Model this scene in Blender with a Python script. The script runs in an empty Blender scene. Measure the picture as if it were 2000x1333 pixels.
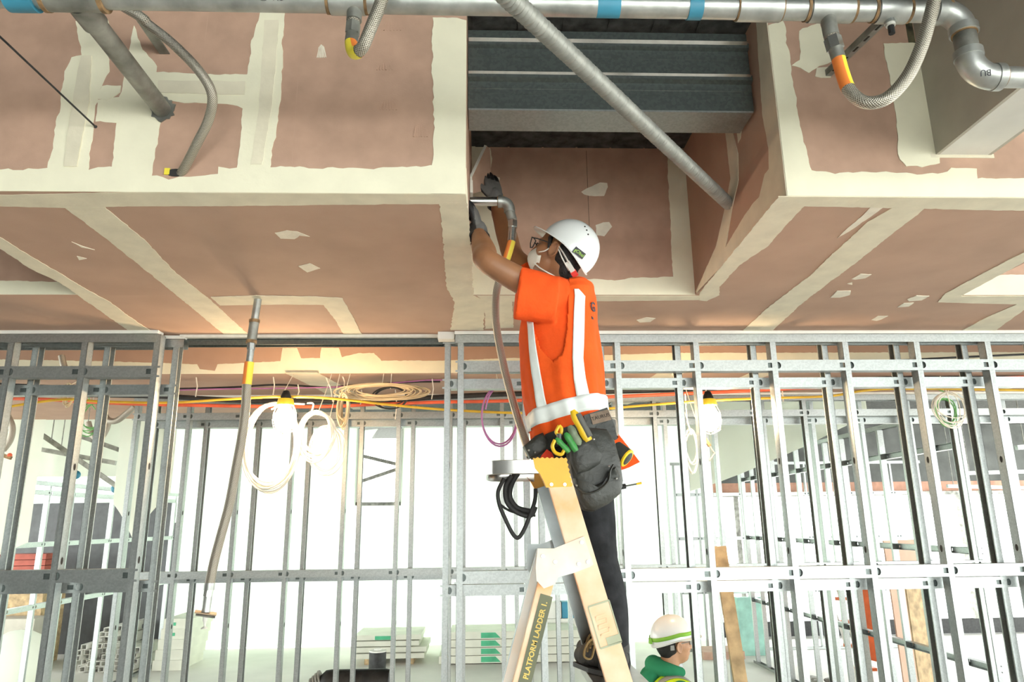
import bpy, bmesh, math, random
from mathutils import Vector, Matrix, noise
from mathutils.geometry import tessellate_polygon
random.seed(7)
S = bpy.context.scene
COL = S.collection
V = Vector
# ------------------------------------------------------------------ camera
F_PX = 1404.0
PITCH, YAW, ROLL = math.radians(14.1), math.radians(2.35), .012
CAM = V((0, 0, 2.3))
_d = V((math.sin(YAW)*math.cos(PITCH), math.cos(YAW)*math.cos(PITCH), math.sin(PITCH)))
_r0 = V((math.cos(YAW), -math.sin(YAW), 0)); _u0 = _r0.cross(_d)
_r = _r0*math.cos(ROLL) - _u0*math.sin(ROLL); _u = _u0*math.cos(ROLL) + _r0*math.sin(ROLL)
cam = bpy.data.cameras.new('camera'); camo = bpy.data.objects.new('camera', cam); COL.objects.link(camo)
cam.sensor_width = 36.0; cam.lens = 36.0*F_PX/2000.0; cam.clip_start = .02; cam.clip_end = 500
mw = Matrix((_r, _u, -_d)).transposed().to_4x4(); mw.translation = CAM
camo.matrix_world = mw
S.camera = camo
# ------------------------------------------------------------------ overcast daylight, exposure
W = bpy.data.worlds.new('overcast_sky'); S.world = W; W.use_nodes = True
_bg = W.node_tree.nodes['Background']; _bg.inputs[0].default_value = (.95, 1.0, .965, 1); _bg.inputs[1].default_value = 4.2
S.view_settings.view_transform = 'Standard'; S.view_settings.look = 'None'
S.view_settings.exposure = 1.3; S.view_settings.gamma = 1.0; S.view_settings.use_curve_mapping = False
S.cycles.max_bounces = 10; S.cycles.diffuse_bounces = 6; S.cycles.glossy_bounces = 4
S.cycles.sample_clamp_indirect = 8.0

def U(px, py, **k):
    v = _d + _r*((px-1000)/F_PX) - _u*((py-666.5)/F_PX)
    (a, val), = k.items(); i = 'XYZ'.index(a)
    return CAM + v*((val-CAM[i])/v[i])

# ------------------------------------------------------------------ materials
MATS = {}
def mat(name, col, rough=.6, metal=0., var=.12, scale=6., bump=0., bscale=60., col2=None, kind='noise', emit=None, alpha=None, trans=0., spec=.5, coat=0.):
    if name in MATS: return MATS[name]
    m = bpy.data.materials.new(name); m.use_nodes = True; MATS[name] = m
    nt = m.node_tree; N = nt.nodes; L = nt.links; b = N['Principled BSDF']
    b.inputs['Roughness'].default_value = rough; b.inputs['Metallic'].default_value = metal
    b.inputs['Specular IOR Level'].default_value = spec; b.inputs['Coat Weight'].default_value = coat
    b.inputs['Transmission Weight'].default_value = trans
    tc = N.new('ShaderNodeTexCoord')
    if kind == 'voronoi':
        t = N.new('ShaderNodeTexVoronoi'); t.inputs['Scale'].default_value = scale; out = t.outputs['Color']
        bw = N.new('ShaderNodeRGBToBW'); L.new(out, bw.inputs[0]); out = bw.outputs[0]
    else:
        t = N.new('ShaderNodeTexNoise'); t.inputs['Scale'].default_value = scale; t.inputs['Detail'].default_value = 6; out = t.outputs['Fac']
    L.new(tc.outputs['Object'], t.inputs['Vector'])
    mx = N.new('ShaderNodeMix'); mx.data_type = 'RGBA'
    c2 = col2 or tuple(max(0, c*(1-2*var)) for c in col)
    c1 = col if col2 else tuple(min(1, c*(1+var)) for c in col)
    mx.inputs[6].default_value = (*c1, 1); mx.inputs[7].default_value = (*c2, 1)
    cr = N.new('ShaderNodeMapRange'); cr.inputs[1].default_value = .3; cr.inputs[2].default_value = .7
    L.new(out, cr.inputs[0]); L.new(cr.outputs[0], mx.inputs[0]); L.new(mx.outputs[2], b.inputs['Base Color'])
    if bump:
        t2 = N.new('ShaderNodeTexNoise'); t2.inputs['Scale'].default_value = bscale; t2.inputs['Detail'].default_value = 4
        L.new(tc.outputs['Object'], t2.inputs['Vector'])
        bp = N.new('ShaderNodeBump'); bp.inputs['Strength'].default_value = bump; bp.inputs['Distance'].default_value = .01
        L.new(t2.outputs['Fac'], bp.inputs['Height']); L.new(bp.outputs[0], b.inputs['Normal'])
    if emit:
        b.inputs['Emission Color'].default_value = (*emit[0], 1); b.inputs['Emission Strength'].default_value = emit[1]
    return m

M = dict(
    pink=mat('pink_drywall', (.49, .32, .235), .85, var=.05, scale=3.5, bump=.06, bscale=220),
    pinkd=mat('pink_drywall_scuffed', (.49, .315, .232), .85, var=.07, scale=9., bump=.05, bscale=200),
    comp=mat('joint_compound', (.82, .78, .605), .8, var=.03, scale=7., bump=.12, bscale=35),
    comp2=mat('joint_compound_thin', (.74, .68, .53), .8, var=.05, scale=10., bump=.12, bscale=40),
    patch=mat('filler_patch', (.80, .74, .62), .75, var=.05, scale=20., bump=.15, bscale=60),
    core=mat('board_edge', (.80, .77, .70), .9, var=.05, scale=30.),
    slab=mat('slab_soffit', (.055, .057, .055), .9, var=.35, scale=18., bump=.5, bscale=40),
    concrete=mat('concrete_floor', (.78, .76, .71), .75, var=.05, scale=1.2, bump=.05, bscale=30),
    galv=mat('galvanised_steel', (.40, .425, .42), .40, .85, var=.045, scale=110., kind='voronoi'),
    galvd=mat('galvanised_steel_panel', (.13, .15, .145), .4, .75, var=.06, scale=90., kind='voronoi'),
    galvp=mat('galvanised_pipe', (.50, .515, .495), .42, .8, var=.16, scale=14., bump=.06, bscale=50),
    galvo=mat('galvanised_pipe_dull', (.34, .34, .31), .55, .7, var=.25, scale=12., bump=.1, bscale=40),
    chrome=mat('bright_fitting', (.72, .72, .70), .22, .95, var=.06, scale=30.),
    rust=mat('pipe_thread_sealant', (.28, .17, .08), .8, var=.3, scale=40.),
    dark=mat('dark_gap', (.03, .03, .03), .9),
    beige=mat('beige_board', (.50, .47, .40), .85, var=.08, scale=4.),
    white=mat('white_board', (.78, .77, .72), .8, var=.05, scale=5.),
    yellow=mat('yellow_label', (.85, .70, .06), .5, var=.05), orange=mat('orange_label', (.88, .25, .05), .5, var=.05),
    black=mat('black_rubber', (.02, .02, .02), .55, var=.3, scale=20.), blue=mat('blue_cap', (.05, .28, .42), .5),
    redcable=mat('red_cable', (.72, .12, .05), .5), yellowcable=mat('yellow_cable', (.85, .52, .05), .5),
    whitecable=mat('white_cable', (.80, .76, .66), .5), beigecable=mat('beige_cable', (.55, .44, .28), .6),
    purple=mat('purple_cable', (.45, .16, .38), .5), green=mat('green_cable', (.16, .45, .14), .5), greyc=mat('grey_cable', (.30, .29, .26), .6),
    ink=mat('marker_ink', (.05, .05, .06), .8), timber=mat('timber', (.50, .36, .20), .8, var=.2, scale=12.),
)

def braid_mat():
    m = bpy.data.materials.new('braided_steel'); m.use_nodes = True
    nt = m.node_tree; N = nt.nodes; L = nt.links; b = N['Principled BSDF']
    b.inputs['Metallic'].default_value = .75; b.inputs['Roughness'].default_value = .42
    tc = N.new('ShaderNodeTexCoord'); hs = []
    for sgn in (1, -1):
        mp = N.new('ShaderNodeMapping'); mp.inputs['Scale'].default_value = (1, 1, 1); L.new(tc.outputs['UV'], mp.inputs[0])
        sx = N.new('ShaderNodeSeparateXYZ'); L.new(mp.outputs[0], sx.inputs[0])
        a = N.new('ShaderNodeMath'); a.operation = 'MULTIPLY'; a.inputs[1].default_value = 14.0; L.new(sx.outputs[0], a.inputs[0])
        c = N.new('ShaderNodeMath'); c.operation = 'MULTIPLY_ADD'; c.inputs[1].default_value = 175.0*sgn; L.new(sx.outputs[1], c.inputs[0]); L.new(a.outputs[0], c.inputs[2])
        s = N.new('ShaderNodeMath'); s.operation = 'SINE'
        k = N.new('ShaderNodeMath'); k.operation = 'MULTIPLY'; k.inputs[1].default_value = 2*math.pi; L.new(c.outputs[0], k.inputs[0]); L.new(k.outputs[0], s.inputs[0]); hs.append(s)
    mx = N.new('ShaderNodeMath'); mx.operation = 'MAXIMUM'; L.new(hs[0].outputs[0], mx.inputs[0]); L.new(hs[1].outputs[0], mx.inputs[1])
    mr = N.new('ShaderNodeMapRange'); mr.inputs[1].default_value = -.2; mr.inputs[2].default_value = 1; L.new(mx.outputs[0], mr.inputs[0])
    mc = N.new('ShaderNodeMix'); mc.data_type = 'RGBA'; mc.inputs[6].default_value = (.16, .14, .11, 1); mc.inputs[7].default_value = (.62, .58, .50, 1)
    L.new(mr.outputs[0], mc.inputs[0]); L.new(mc.outputs[2], b.inputs['Base Color'])
    bp = N.new('ShaderNodeBump'); bp.inputs['Strength'].default_value = .5; bp.inputs['Distance'].default_value = .002
    L.new(mr.outputs[0], bp.inputs['Height']); L.new(bp.outputs[0], b.inputs['Normal'])
    return m
M['braid'] = braid_mat()

# ------------------------------------------------------------------ mesh builder
ORG = {}
class MB:
    def __init__(s): s.v = []; s.f = []; s.uv = {}; s.m = []; s.cur = 0
    def add(s, vs, fs):
        o = len(s.v); s.v += [V(p) for p in vs]
        for f in fs: s.f.append(tuple(i+o for i in f)); s.m.append(s.cur)
        return o
    def box(s, a, b):
        x0, y0, z0 = a; x1, y1, z1 = b
        s.add([(x0,y0,z0),(x1,y0,z0),(x1,y1,z0),(x0,y1,z0),(x0,y0,z1),(x1,y0,z1),(x1,y1,z1),(x0,y1,z1)],
              [(0,3,2,1),(4,5,6,7),(0,1,5,4),(1,2,6,5),(2,3,7,6),(3,0,4,7)]); return s
    def obox(s, c, ax, ay, az):
        c = V(c); ax = V(ax); ay = V(ay); az = V(az); P = []
        for k in (-1, 1):
            for i, j in ((-1,-1),(1,-1),(1,1),(-1,1)): P.append(c+ax*i+ay*j+az*k)
        s.add(P, [(0,3,2,1),(4,5,6,7),(0,1,5,4),(1,2,6,5),(2,3,7,6),(3,0,4,7)]); return s
    def bar(s, p, q, w, h, up=(0,0,1)):
        p = V(p); q = V(q); t = (q-p).normalized(); x = t.cross(V(up))
        if x.length < 1e-4: x = t.cross(V((1,0,0)))
        x.normalize(); y = x.cross(t).normalized()
        return s.obox((p+q)/2, x*(w/2), y*(h/2), t*((q-p).length/2))
    def tube(s, pts, r, n=12, cap=True, closed=False, flat=1.0, up=None):
        pts = [V(p) for p in pts]; m = len(pts)
        R = r if isinstance(r, (list, tuple)) else [r]*m
        T = []
        for i in range(m):
            if closed: t = pts[(i+1) % m]-pts[i-1]
            else: t = pts[min(i+1, m-1)]-pts[max(i-1, 0)]
            T.append(t.normalized() if t.length > 1e-9 else V((0,0,1)))
        ref = V(up) if up else (V((0,0,1)) if abs(T[0].z) < .9 else V((1,0,0)))
        x = T[0].cross(ref).normalized(); o = len(s.v); d = 0
        for i in range(m):
            x = (x-T[i]*x.dot(T[i])).normalized(); y = T[i].cross(x)
            if i: d += (pts[i]-pts[i-1]).length
            for k in range(n):
                a = 2*math.pi*k/n
                s.v.append(pts[i]+x*(math.cos(a)*R[i])+y*(math.sin(a)*R[i]*flat)); s.uv[len(s.v)-1] = (k/n, d)
        for i in range(m if closed else m-1):
            a = o+i*n; b = o+((i+1) % m)*n
            for k in range(n):
                k2 = (k+1) % n; s.f.append((a+k, b+k, b+k2, a+k2)); s.m.append(s.cur)
        if cap and not closed:
            s.f.append(tuple(o+k for k in range(n))); s.m.append(s.cur)
            s.f.append(tuple(o+(m-1)*n+k for k in reversed(range(n)))); s.m.append(s.cur)
        return s
    def cyl(s, p, q, r, r2=None, n=16): return s.tube([p, q], [r, r if r2 is None else r2], n)
    def lathe(s, prof, base, axis=(0,0,1), n=20):
        base = V(base); ax = V(axis).normalized()
        return s.tube([base+ax*h for r, h in prof], [max(r, 1e-4) for r, h in prof], n)
    def prism(s, poly, thick):
        # poly: 3-D points of a planar outline, thick: offset vector
        n = len(poly); poly = [V(p) for p in poly]; th = V(thick)
        o = s.add(poly+[p+th for p in poly], [])
        for t in tessellate_polygon([poly]):
            s.f.append(tuple(o+i for i in t)); s.m.append(s.cur)
            s.f.append(tuple(o+n+i for i in reversed(t))); s.m.append(s.cur)
        for i in range(n):
            j = (i+1) % n; s.f.append((o+i, o+j, o+n+j, o+n+i)); s.m.append(s.cur)
        return s
    def ball(s, c, r, n=12, m=8, sq=(1,1,1)):
        c = V(c); P = []; Fs = []
        for i in range(m+1):
            th = math.pi*i/m
            for k in range(n):
                a = 2*math.pi*k/n
                P.append(c+V((math.sin(th)*math.cos(a)*r*sq[0], math.sin(th)*math.sin(a)*r*sq[1], math.cos(th)*r*sq[2])))
        for i in range(m):
            for k in range(n): Fs.append((i*n+k, (i+1)*n+k, (i+1)*n+(k+1) % n, i*n+(k+1) % n))
        s.add(P, Fs); return s
    def grid(s, rows, closed_u=False):
        n = len(rows[0]); P = [p for r in rows for p in r]; Fs = []
        for i in range(len(rows)-1):
            for k in range(n if closed_u else n-1):
                Fs.append((i*n+k, i*n+(k+1) % n, (i+1)*n+(k+1) % n, (i+1)*n+k))
        s.add(P, Fs); return s
    def mesh(s, name, mats, org=V((0,0,0)), smooth=False, fix=True):
        me = bpy.data.meshes.new(name)
        me.from_pydata([p-org for p in s.v], [], s.f)
        for m in (mats if isinstance(mats, (list, tuple)) else [mats]): me.materials.append(m)
        if any(s.m): me.polygons.foreach_set('material_index', s.m)
        if s.uv:
            ul = me.uv_layers.new(name='UVMap')
            for p in me.polygons:
                us = [s.uv.get(me.loops[li].vertex_index, (0, 0))[0] for li in p.loop_indices]
                wrap = max(us)-min(us) > .5
                for li, u in zip(p.loop_indices, us):
                    ul.data[li].uv = (u+1 if wrap and u < .5 else u, s.uv.get(me.loops[li].vertex_index, (0, 0))[1])
        if fix:
            bm = bmesh.new(); bm.from_mesh(me); bmesh.ops.recalc_face_normals(bm, faces=bm.faces); bm.to_mesh(me); bm.free()
        if smooth:
            me.polygons.foreach_set('use_smooth', [True]*len(me.polygons)); me.set_sharp_from_angle(angle=math.radians(40))
        me.update(); return me
    def build(s, name, mats, parent=None, smooth=False, org=None):
        if parent is not None: org = ORG[parent]
        elif org is None:
            zs = min(p.z for p in s.v); c = sum(s.v, V())/len(s.v); org = V((c.x, c.y, zs))
        me = s.mesh(name, mats, V(org), smooth)
        return put(name, me, V(org), parent)
def put(name, me, worldloc, parent=None, rot=None):
    o = bpy.data.objects.new(name, me); COL.objects.link(o)
    if parent is not None: o.parent = parent; o.location = V(worldloc)-ORG[parent]
    else: o.location = worldloc
    if rot: o.rotation_euler = rot
    ORG[o] = V(worldloc)
    return o
def thing(name, label, cat, loc, group=None, kind=None):
    o = bpy.data.objects.new(name, None); COL.objects.link(o); o.location = loc; o.empty_display_size = .05
    ORG[o] = V(loc); tag(o, label, cat, group, kind); return o
def tag(o, label=None, cat=None, group=None, kind=None):
    if label: o['label'] = label
    if cat: o['category'] = cat
    if group: o['group'] = group
    if kind: o['kind'] = kind
    return o
def spline(pts, n=8, closed=False):
    pts = [V(p) for p in pts]; out = []; m = len(pts)
    for i in range(m if closed else m-1):
        g = (lambda k: pts[k % m]) if closed else (lambda k: pts[min(max(k, 0), m-1)])
        p0, p1, p2, p3 = g(i-1), g(i), g(i+1), g(i+2)
        for j in range(n):
            t = j/n
            out.append(.5*((2*p1)+(p2-p0)*t+(2*p0-5*p1+4*p2-p3)*t*t+(3*p1-p0-3*p2+p3)*t**3))
    if not closed: out.append(pts[-1])
    return out
def text(name, s, size, at, xdir, ydir, m, parent=None, thick=.0006, align='CENTER', bold=0.):
    cu = bpy.data.curves.new(name, 'FONT'); cu.body = s; cu.size = size; cu.align_x = align; cu.align_y = 'CENTER'; cu.extrude = thick; cu.offset = bold; cu.resolution_u = 2
    t = bpy.data.objects.new(name+'_tmp', cu); COL.objects.link(t)
    dg = bpy.context.evaluated_depsgraph_get(); me = bpy.data.meshes.new_from_object(t.evaluated_get(dg)); bpy.data.objects.remove(t)
    me.materials.clear(); me.materials.append(m)
    x = V(xdir).normalized(); y = V(ydir).normalized(); z = x.cross(y)
    R = Matrix((x, y, z)).transposed().to_4x4()
    at = V(at); org = ORG[parent] if parent is not None else at
    R.translation = at-org; me.transform(R)
    return put(name, me, org, parent)
# ================================================================== THE SETTING
ZC, YF, YB, XL, XR, ZS = 3.40, 2.29, 3.44, -.06, 1.07, 4.22   # soffit level, front face, recess back, recess sides, slab
YW = 4.13                                                     # front of the near stud walls
XLR, XRR = -1.965, 2.43
o = MB().box((-40, -30, -.3), (40, 60, 0)).build('floor', M['concrete']); tag(o, kind='structure')
ceil = MB().box((-14, -9, ZS), (14, 17, ZS+.25)).build('ceiling', M['slab']); tag(ceil, kind='structure')

def ragged(px, plane, off, amp=.006, step=.016, clamp=None, sm=1.0, seed=0):
    """pixel outline -> ragged 3-D outline lying just proud of a plane"""
    a, val = plane; P = [U(x, y, **{a: val}) for x, y in px]; i = 'XYZ'.index(a); out = []
    for k in range(len(P)):
        p, q = P[k], P[(k+1) % len(P)]; d = q-p; L = d.length; n = max(1, int(L/step))
        nr = d.normalized().cross(V([1.0 if j == i else 0 for j in range(3)]))
        for j in range(n):
            c = p+d*(j/n)
            w = amp*(noise.noise(c*22+V((seed, 0, 0)))*1.1+noise.noise(c*75)*.75+random.uniform(-.25, .25))
            out.append(c+nr*w)
    for c in out:
        c[i] = val+off
        if clamp:
            for ax, lo, hi in clamp:
                j = 'XYZ'.index(ax); c[j] = min(max(c[j], lo), hi)
    return out
_off = [0]
def compound(px, plane, nsign, parent, m='comp', amp=.006, clamp=None, name='joint_compound', base=.0012):
    _off[0] = (_off[0]+1) % 9
    poly = ragged(px, plane, nsign*(base+.00025*_off[0]), amp, clamp=clamp, seed=len(bpy.data.objects)*.37)
    i = 'XYZ'.index(plane[0]); th = V((0,0,0)); th[i] = -nsign*(base+.00025*_off[0]-.0001)
    cl = []
    for p in poly:
        if not cl or (p-cl[-1]).length > 1e-4: cl.append(p)
    return MB().prism(cl, th).build(name, M[m], parent)

# soffit blocks hanging from the slab (each a box of fire-rated board)
def soffit(name, a, b, boards):
    o = MB().box(a, b).build(name, M['pink']); tag(o, kind='structure')
    for bx in boards: MB().box(*bx).build('drywall_board', M['pink'], o)
    return o
G = .0006
sl = MB().box((XLR, YF, ZC), (XL, YB, ZS)).build('ceiling_soffit_left', M['pink']); tag(sl, kind='structure')
sr = MB().box((XR, YF, ZC), (XRR, YB, ZS)).build('ceiling_soffit_right', M['pink']); tag(sr, kind='structure')
sb = MB().box((-9, YB, ZC), (9, 4.30, ZS)).build('ceiling_soffit_back', M['pink']); tag(sb, kind='structure')
s2 = MB().box((-9, 5.37, ZC), (9, 6.62, ZS)).build('ceiling_soffit_beyond', M['pink']); tag(s2, kind='structure')
s3 = MB().box((-9, 6.62, ZC), (-2.0, 7.75, ZS)).build('ceiling_soffit_corner', M['pink']); tag(s3, kind='structure')
for o_, lb in ((sl, 'pink fire-rated drywall soffit with vertical taped front, left of the open recess'), (sr, 'pink drywall soffit with taped corner edges, right of the open recess'),
               (sb, 'pink drywall ceiling strip running above the near stud walls'), (s2, 'pink drywall bulkhead and ceiling beyond the near stud walls'), (s3, 'pink drywall ceiling over the far left corner')): o_['label'] = lb
# board pieces on the left front face (joints fall under the compound)
for x0, x1 in ((XLR, -1.42), (-1.42, -1.0), (-1.0, -.66), (-.66, XL)):
    MB().box((x0+.001, YF-.0004, ZC+.002), (x1-.001, YF+.006, ZS-.002)).build('drywall_board', M['pinkd'], sl)
for x0, x1 in ((XR, 1.5), (1.5, XRR)):
    MB().box((x0+.001, YF-.0004, ZC+.002), (x1-.001, YF+.006, ZS-.002)).build('drywall_board', M['pinkd'], sr)
FR = ('Y', YF); CE = ('Z', ZC); RB = ('Y', YB); RR = ('X', XR)
cF = [('Z', ZC, 9), ('X', -9, XL)]; cFr = [('Z', ZC, 9), ('X', XR, 9)]
for px in (
    [(148,40),(215,40),(213,140),(190,190),(183,240),(172,336),(92,336),(102,290),(115,220),(128,140),(140,112),(160,108)],
    [(262,50),(275,90),(308,130),(306,160),(318,225),(311,262),(300,300),(296,346),(217,346),(222,290),(228,240),(185,238),(190,195),(232,190),(240,170),(252,100)],
    [(300,142),(340,142),(420,147),(490,145),(482,215),(455,205),(430,203),(350,200),(300,195)],
    [(508,25),(557,25),(552,100),(550,180),(540,260),(527,330),(460,330),(472,250),(476,210),(485,147),(492,80)],
    [(-150,335),(95,330),(170,332),(215,325),(240,330),(295,343),(330,350),(380,345),(423,340),(427,326),(460,327),(530,327),(640,330),(730,330),(850,325),(900,330),(900,420),(-150,440)],
    [(845,35),(893,35),(920,45),(920,420),(843,420),(845,320),(847,250),(845,150),(844,60)],
    [(200,168),(238,168),(236,182),(210,196),(190,194)]):
    compound(px, FR, -1, sl, clamp=cF)
for px in ([(160,110),(180,110),(175,200),(160,280),(152,326),(126,326),(138,230),(150,160)], [(517,40),(545,40),(538,140),(530,220),(512,322),(490,322),(505,220),(512,120)], [(310,158),(480,160),(478,186),(310,182)]):
    compound(px, FR, -1, sl, 'comp2', amp=.002, clamp=cF, name='paper_tape', base=.0038)
# streaky brush marks / smears on the front face
for cx, cy, w, h in ((627,100,9,26),(765,50,24,20),(750,130,22,14),(757,205,24,20),(820,255,18,26)):
    for k in range(6):
        x = cx+(k-2.5)*w/5; dx = (k-2.5)*1.6
        compound([(x,cy-h/2+abs(k-2.5)*2),(x+1.6,cy-h/2+abs(k-2.5)*2),(x+2.2+dx,cy+h/2),(x+dx,cy+h/2)], FR, -1, sl, 'pinkd' if cx > 640 else 'patch', amp=.0012, name='smear')
for px in (
    [(1470,60),(1530,40),(1545,130),(1555,200),(1568,270),(1585,335),(1630,338),(1700,336),(1760,338),(1800,340),(1850,336),(1857,328),(1905,330),(1908,347),(2060,350),(2235,352),(2235,460),(1480,440),(1500,380)],
    [(1560,60),(1600,45),(1612,90),(1630,120),(1600,130),(1580,142),(1545,128),(1563,118)],
    [(1725,85),(1790,85),(1810,110),(1815,150),(1818,200),(1832,260),(1835,320),(1800,328),(1770,325),(1757,312),(1752,290),(1750,230),(1735,140)]):
    compound(px, FR, -1, sr, clamp=cFr)
compound([(1595,135),(1625,130),(1622,152),(1592,150)], FR, -1, sr, 'comp2')
# underside bands
cL = [('Y', YF, 9), ('X', -9, XL)]; cR = [('Y', YF, 9), ('X', XR, 9)]
compound([(-150,384),(400,372),(912,360),(912,398),(750,399),(500,402),(250,403),(140,406),(0,403),(-150,406)], CE, -1, sl, 'comp2', amp=.003, clamp=cL)
compound([(858,396),(866,480),(872,560),(888,592),(880,645),(944,645),(947,588),(925,577),(921,500),(912,396)], CE, -1, sl, 'comp2', clamp=None)
compound([(925,572),(1000,573),(1200,574),(1366,572),(1366,586),(1200,588),(1000,589),(1003,640),(948,642),(946,590)], CE, -1, sb, 'comp2', clamp=[('Y', YB-.002, 9)], amp=.003)
compound([(125,404),(205,404),(260,450),(285,470),(340,530),(410,585),(470,640),(500,668),(455,668),(400,622),(300,540),(200,460)], CE, -1, sl, 'comp2', amp=.004)
compound([(-80,420),(-80,445),(0,485),(60,525),(118,552),(160,582),(200,610),(250,645),(300,650),(255,620),(215,590),(160,560),(125,538),(60,500),(0,463)], CE, -1, sl, 'comp2', amp=.004)
compound([(1525,378),(2060,380),(2235,384),(2235,416),(2060,412),(1960,410),(1860,408),(1700,405),(1570,402),(1538,436),(1500,480),(1445,517),(1430,533),(1405,560),(1405,576),(1380,588),(1366,586),(1366,572)], CE, -1, sr, 'comp2', clamp=[('Y', YF, 9)], amp=.004)
compound([(1745,404),(1810,403),(1772,433),(1671,513),(1587,576),(1560,598),(1506,648),(1448,648),(1500,600),(1587,534),(1618,503),(1695,433)], CE, -1, sr, 'comp2', amp=.004)
compound([(2050,465),(2000,492),(1930,528),(1870,560),(1846,573),(1832,590),(1900,592),(1986,594),(1930,618),(1874,648),(1940,648),(2000,605),(2050,585),(2050,578),(1876,578),(2050,484)], CE, -1, sr, 'comp2', amp=.003)
compound([(412,580),(500,577),(610,579),(668,582),(690,620),(712,664),(678,664),(655,625),(632,595),(560,594),(430,596)], CE, -1, sb, 'comp2', amp=.003)
for px in ([(537,455),(560,450),(580,452),(605,462),(585,460),(575,467),(548,466)], [(583,520),(605,514),(625,524),(600,532)], [(150,500),(170,505),(155,508)], [(140,472),(160,480),(185,488),(160,483)],
           [(1663,545),(1680,535),(1703,536),(1690,543),(1670,546)], [(1622,581),(1635,568),(1662,568),(1660,576),(1640,581)], [(1655,554),(1665,551),(1664,556)], [(1772,584),(1790,577),(1815,578),(1800,586),(1775,588)], [(1752,600),(1765,592),(1785,591),(1775,598)],
           [(1702,625),(1715,617),(1735,617),(1722,624),(1712,627)], [(1243,625),(1262,620),(1280,622),(1270,629),(1250,630)], [(1635,465),(1665,448),(1690,430),(1725,405),(1700,405),(1680,425),(1650,450)]):
    compound(px, CE, -1, sl if px[0][0] < 900 else sr, 'patch', amp=.0025, name='filler_patch')
# recess: back wall, side walls
rbk = MB().box((XL, YB-.012, ZC), (XR, YB-.001, ZS)).build('wall_recess_back', M['pinkd']); tag(rbk, 'pink drywall back of the ceiling recess behind the hard hat', kind='structure')
cB = [('Z', ZC, 9), ('X', XL, XR)]; YB2 = YB-.012; RB = ('Y', YB2)
compound([(900,560),(918,283),(958,290),(961,310),(957,345),(960,420),(975,480),(990,545),(1010,545),(1100,548),(1160,545),(1200,548),(1240,543),(1315,541),(1312,500),(1309,420),(1305,350),(1303,305),(1400,285),(1400,600),(900,600)], RB, -1, rbk, clamp=cB, amp=.004)
for px in ([(1135,375),(1150,366),(1172,357),(1186,358),(1187,366),(1180,383),(1150,383),(1140,380)], [(1163,440),(1178,434),(1190,434),(1195,443),(1180,462),(1165,460)], [(970,345),(977,348),(975,354),(970,352)]):
    compound(px, RB, -1, rbk, 'patch', amp=.0025, name='filler_patch')
MB().box((.545, YB2-.0006, ZC+.15), (.547, YB2+.002, ZS-.02)).build('board_joint', M['dark'], rbk)
cRR = [('Z', ZC, 9), ('Y', YF, YB2)]
for px, mm in (([(1408,225),(1425,240),(1440,300),(1443,340),(1442,400),(1428,440),(1420,460),(1416,560),(1370,600),(1420,640),(1500,480),(1530,380),(1518,330),(1505,260),(1490,150),(1480,40),(1500,40),(1560,330),(1560,420),(1440,640),(1370,650),(1362,560),(1395,500),(1420,440),(1430,385),(1425,320),(1415,280)], 'comp2'),
              ([(1436,240),(1450,246),(1447,270),(1442,280),(1440,262)], 'comp')):
    pass
compound([(1405,150),(1425,150),(1430,250),(1442,300),(1443,352),(1430,410),(1424,450),(1412,520),(1386,560),(1366,585),(1360,570),(1400,480),(1416,410),(1428,350),(1420,280)], RR, -1, sr, 'comp2', clamp=cRR, amp=.003)
compound([(1478,40),(1600,40),(1600,420),(1500,440),(1366,600),(1362,570),(1408,500),(1450,430),(1470,400),(1484,385),(1495,340),(1503,330),(1502,290),(1490,220)], RR, -1, sr, 'comp2', clamp=cRR, amp=.003)
compound([(1436,240),(1450,246),(1447,270),(1442,280),(1440,262)], RR, -1, sr, 'comp', clamp=cRR, amp=.002)
# recess left side: thin board edge line
MB().box((XL-.001, YF+.02, ZC+.001), (XL+.0015, YB2, ZC+.11)).build('joint_compound', M['comp2'], sl)
# left and right outer recesses, back faces bright with compound
lr = MB().box((-5, YB-.012, ZC), (XLR, YB-.001, ZS)).build('wall_recess_left', M['pinkd']); tag(lr, kind='structure')
compound([(-120,552),(0,549),(60,550),(118,551),(150,560),(175,600),(-120,600)], ('Y', YB2), -1, lr, clamp=[('Z', ZC, 9), ('X', -9, XLR)], amp=.004)
rr = MB().box((XRR, YB-.012, ZC), (5, YB-.001, ZS)).build('wall_recess_right', M['pinkd']); tag(rr, kind='structure')
compound([(1860,600),(1876,575),(1950,538),(2080,534),(2080,600)], ('Y', YB2), -1, rr, clamp=[('Z', ZC, 9), ('X', XRR, 9)], amp=.004)
# bulkhead beyond the near walls
B2 = ('Y', 5.37)
compound([(-40,702),(200,706),(385,712),(390,722),(420,725),(425,712),(548,706),(552,680),(580,680),(588,700),(625,700),(628,680),(662,680),(668,698),(700,690),(730,690),(745,705),(860,705),(1000,700),(1300,690),(2060,688),(2060,760),(-40,760)], B2, -1, s2, clamp=[('Z', ZC, 9)], amp=.003)
for px in ([(555,728),(620,728),(680,760),(760,800),(690,800),(620,760)], [(1290,725),(1340,725),(1280,775),(1225,790),(1190,790)], [(1480,722),(1530,722),(1470,745),(1420,762),(1390,762)], [(1960,745),(2060,725),(2060,740),(1900,775)]):
    compound(px, ('Z', ZC), -1, s2, 'comp2', amp=.004)
# edge trim over the door opening
t = MB().box((-1.80, 4.20, ZC-.018), (-.2, 4.31, ZC-.0005)).build('trim_1', M['core']); tag(t, kind='structure')
t = MB(); t.box((-1.80, 4.235, ZC-.055), (-.2, 4.238, ZC-.0185)); t.box((-1.80, 4.235, ZC-.021), (-.2, 4.30, ZC-.0185)); t.box((-1.80,4.298,ZC-.055),(-.2,4.301,ZC-.0185))
t = t.build('trim_2', M['galvd']); tag(t, kind='structure')

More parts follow.
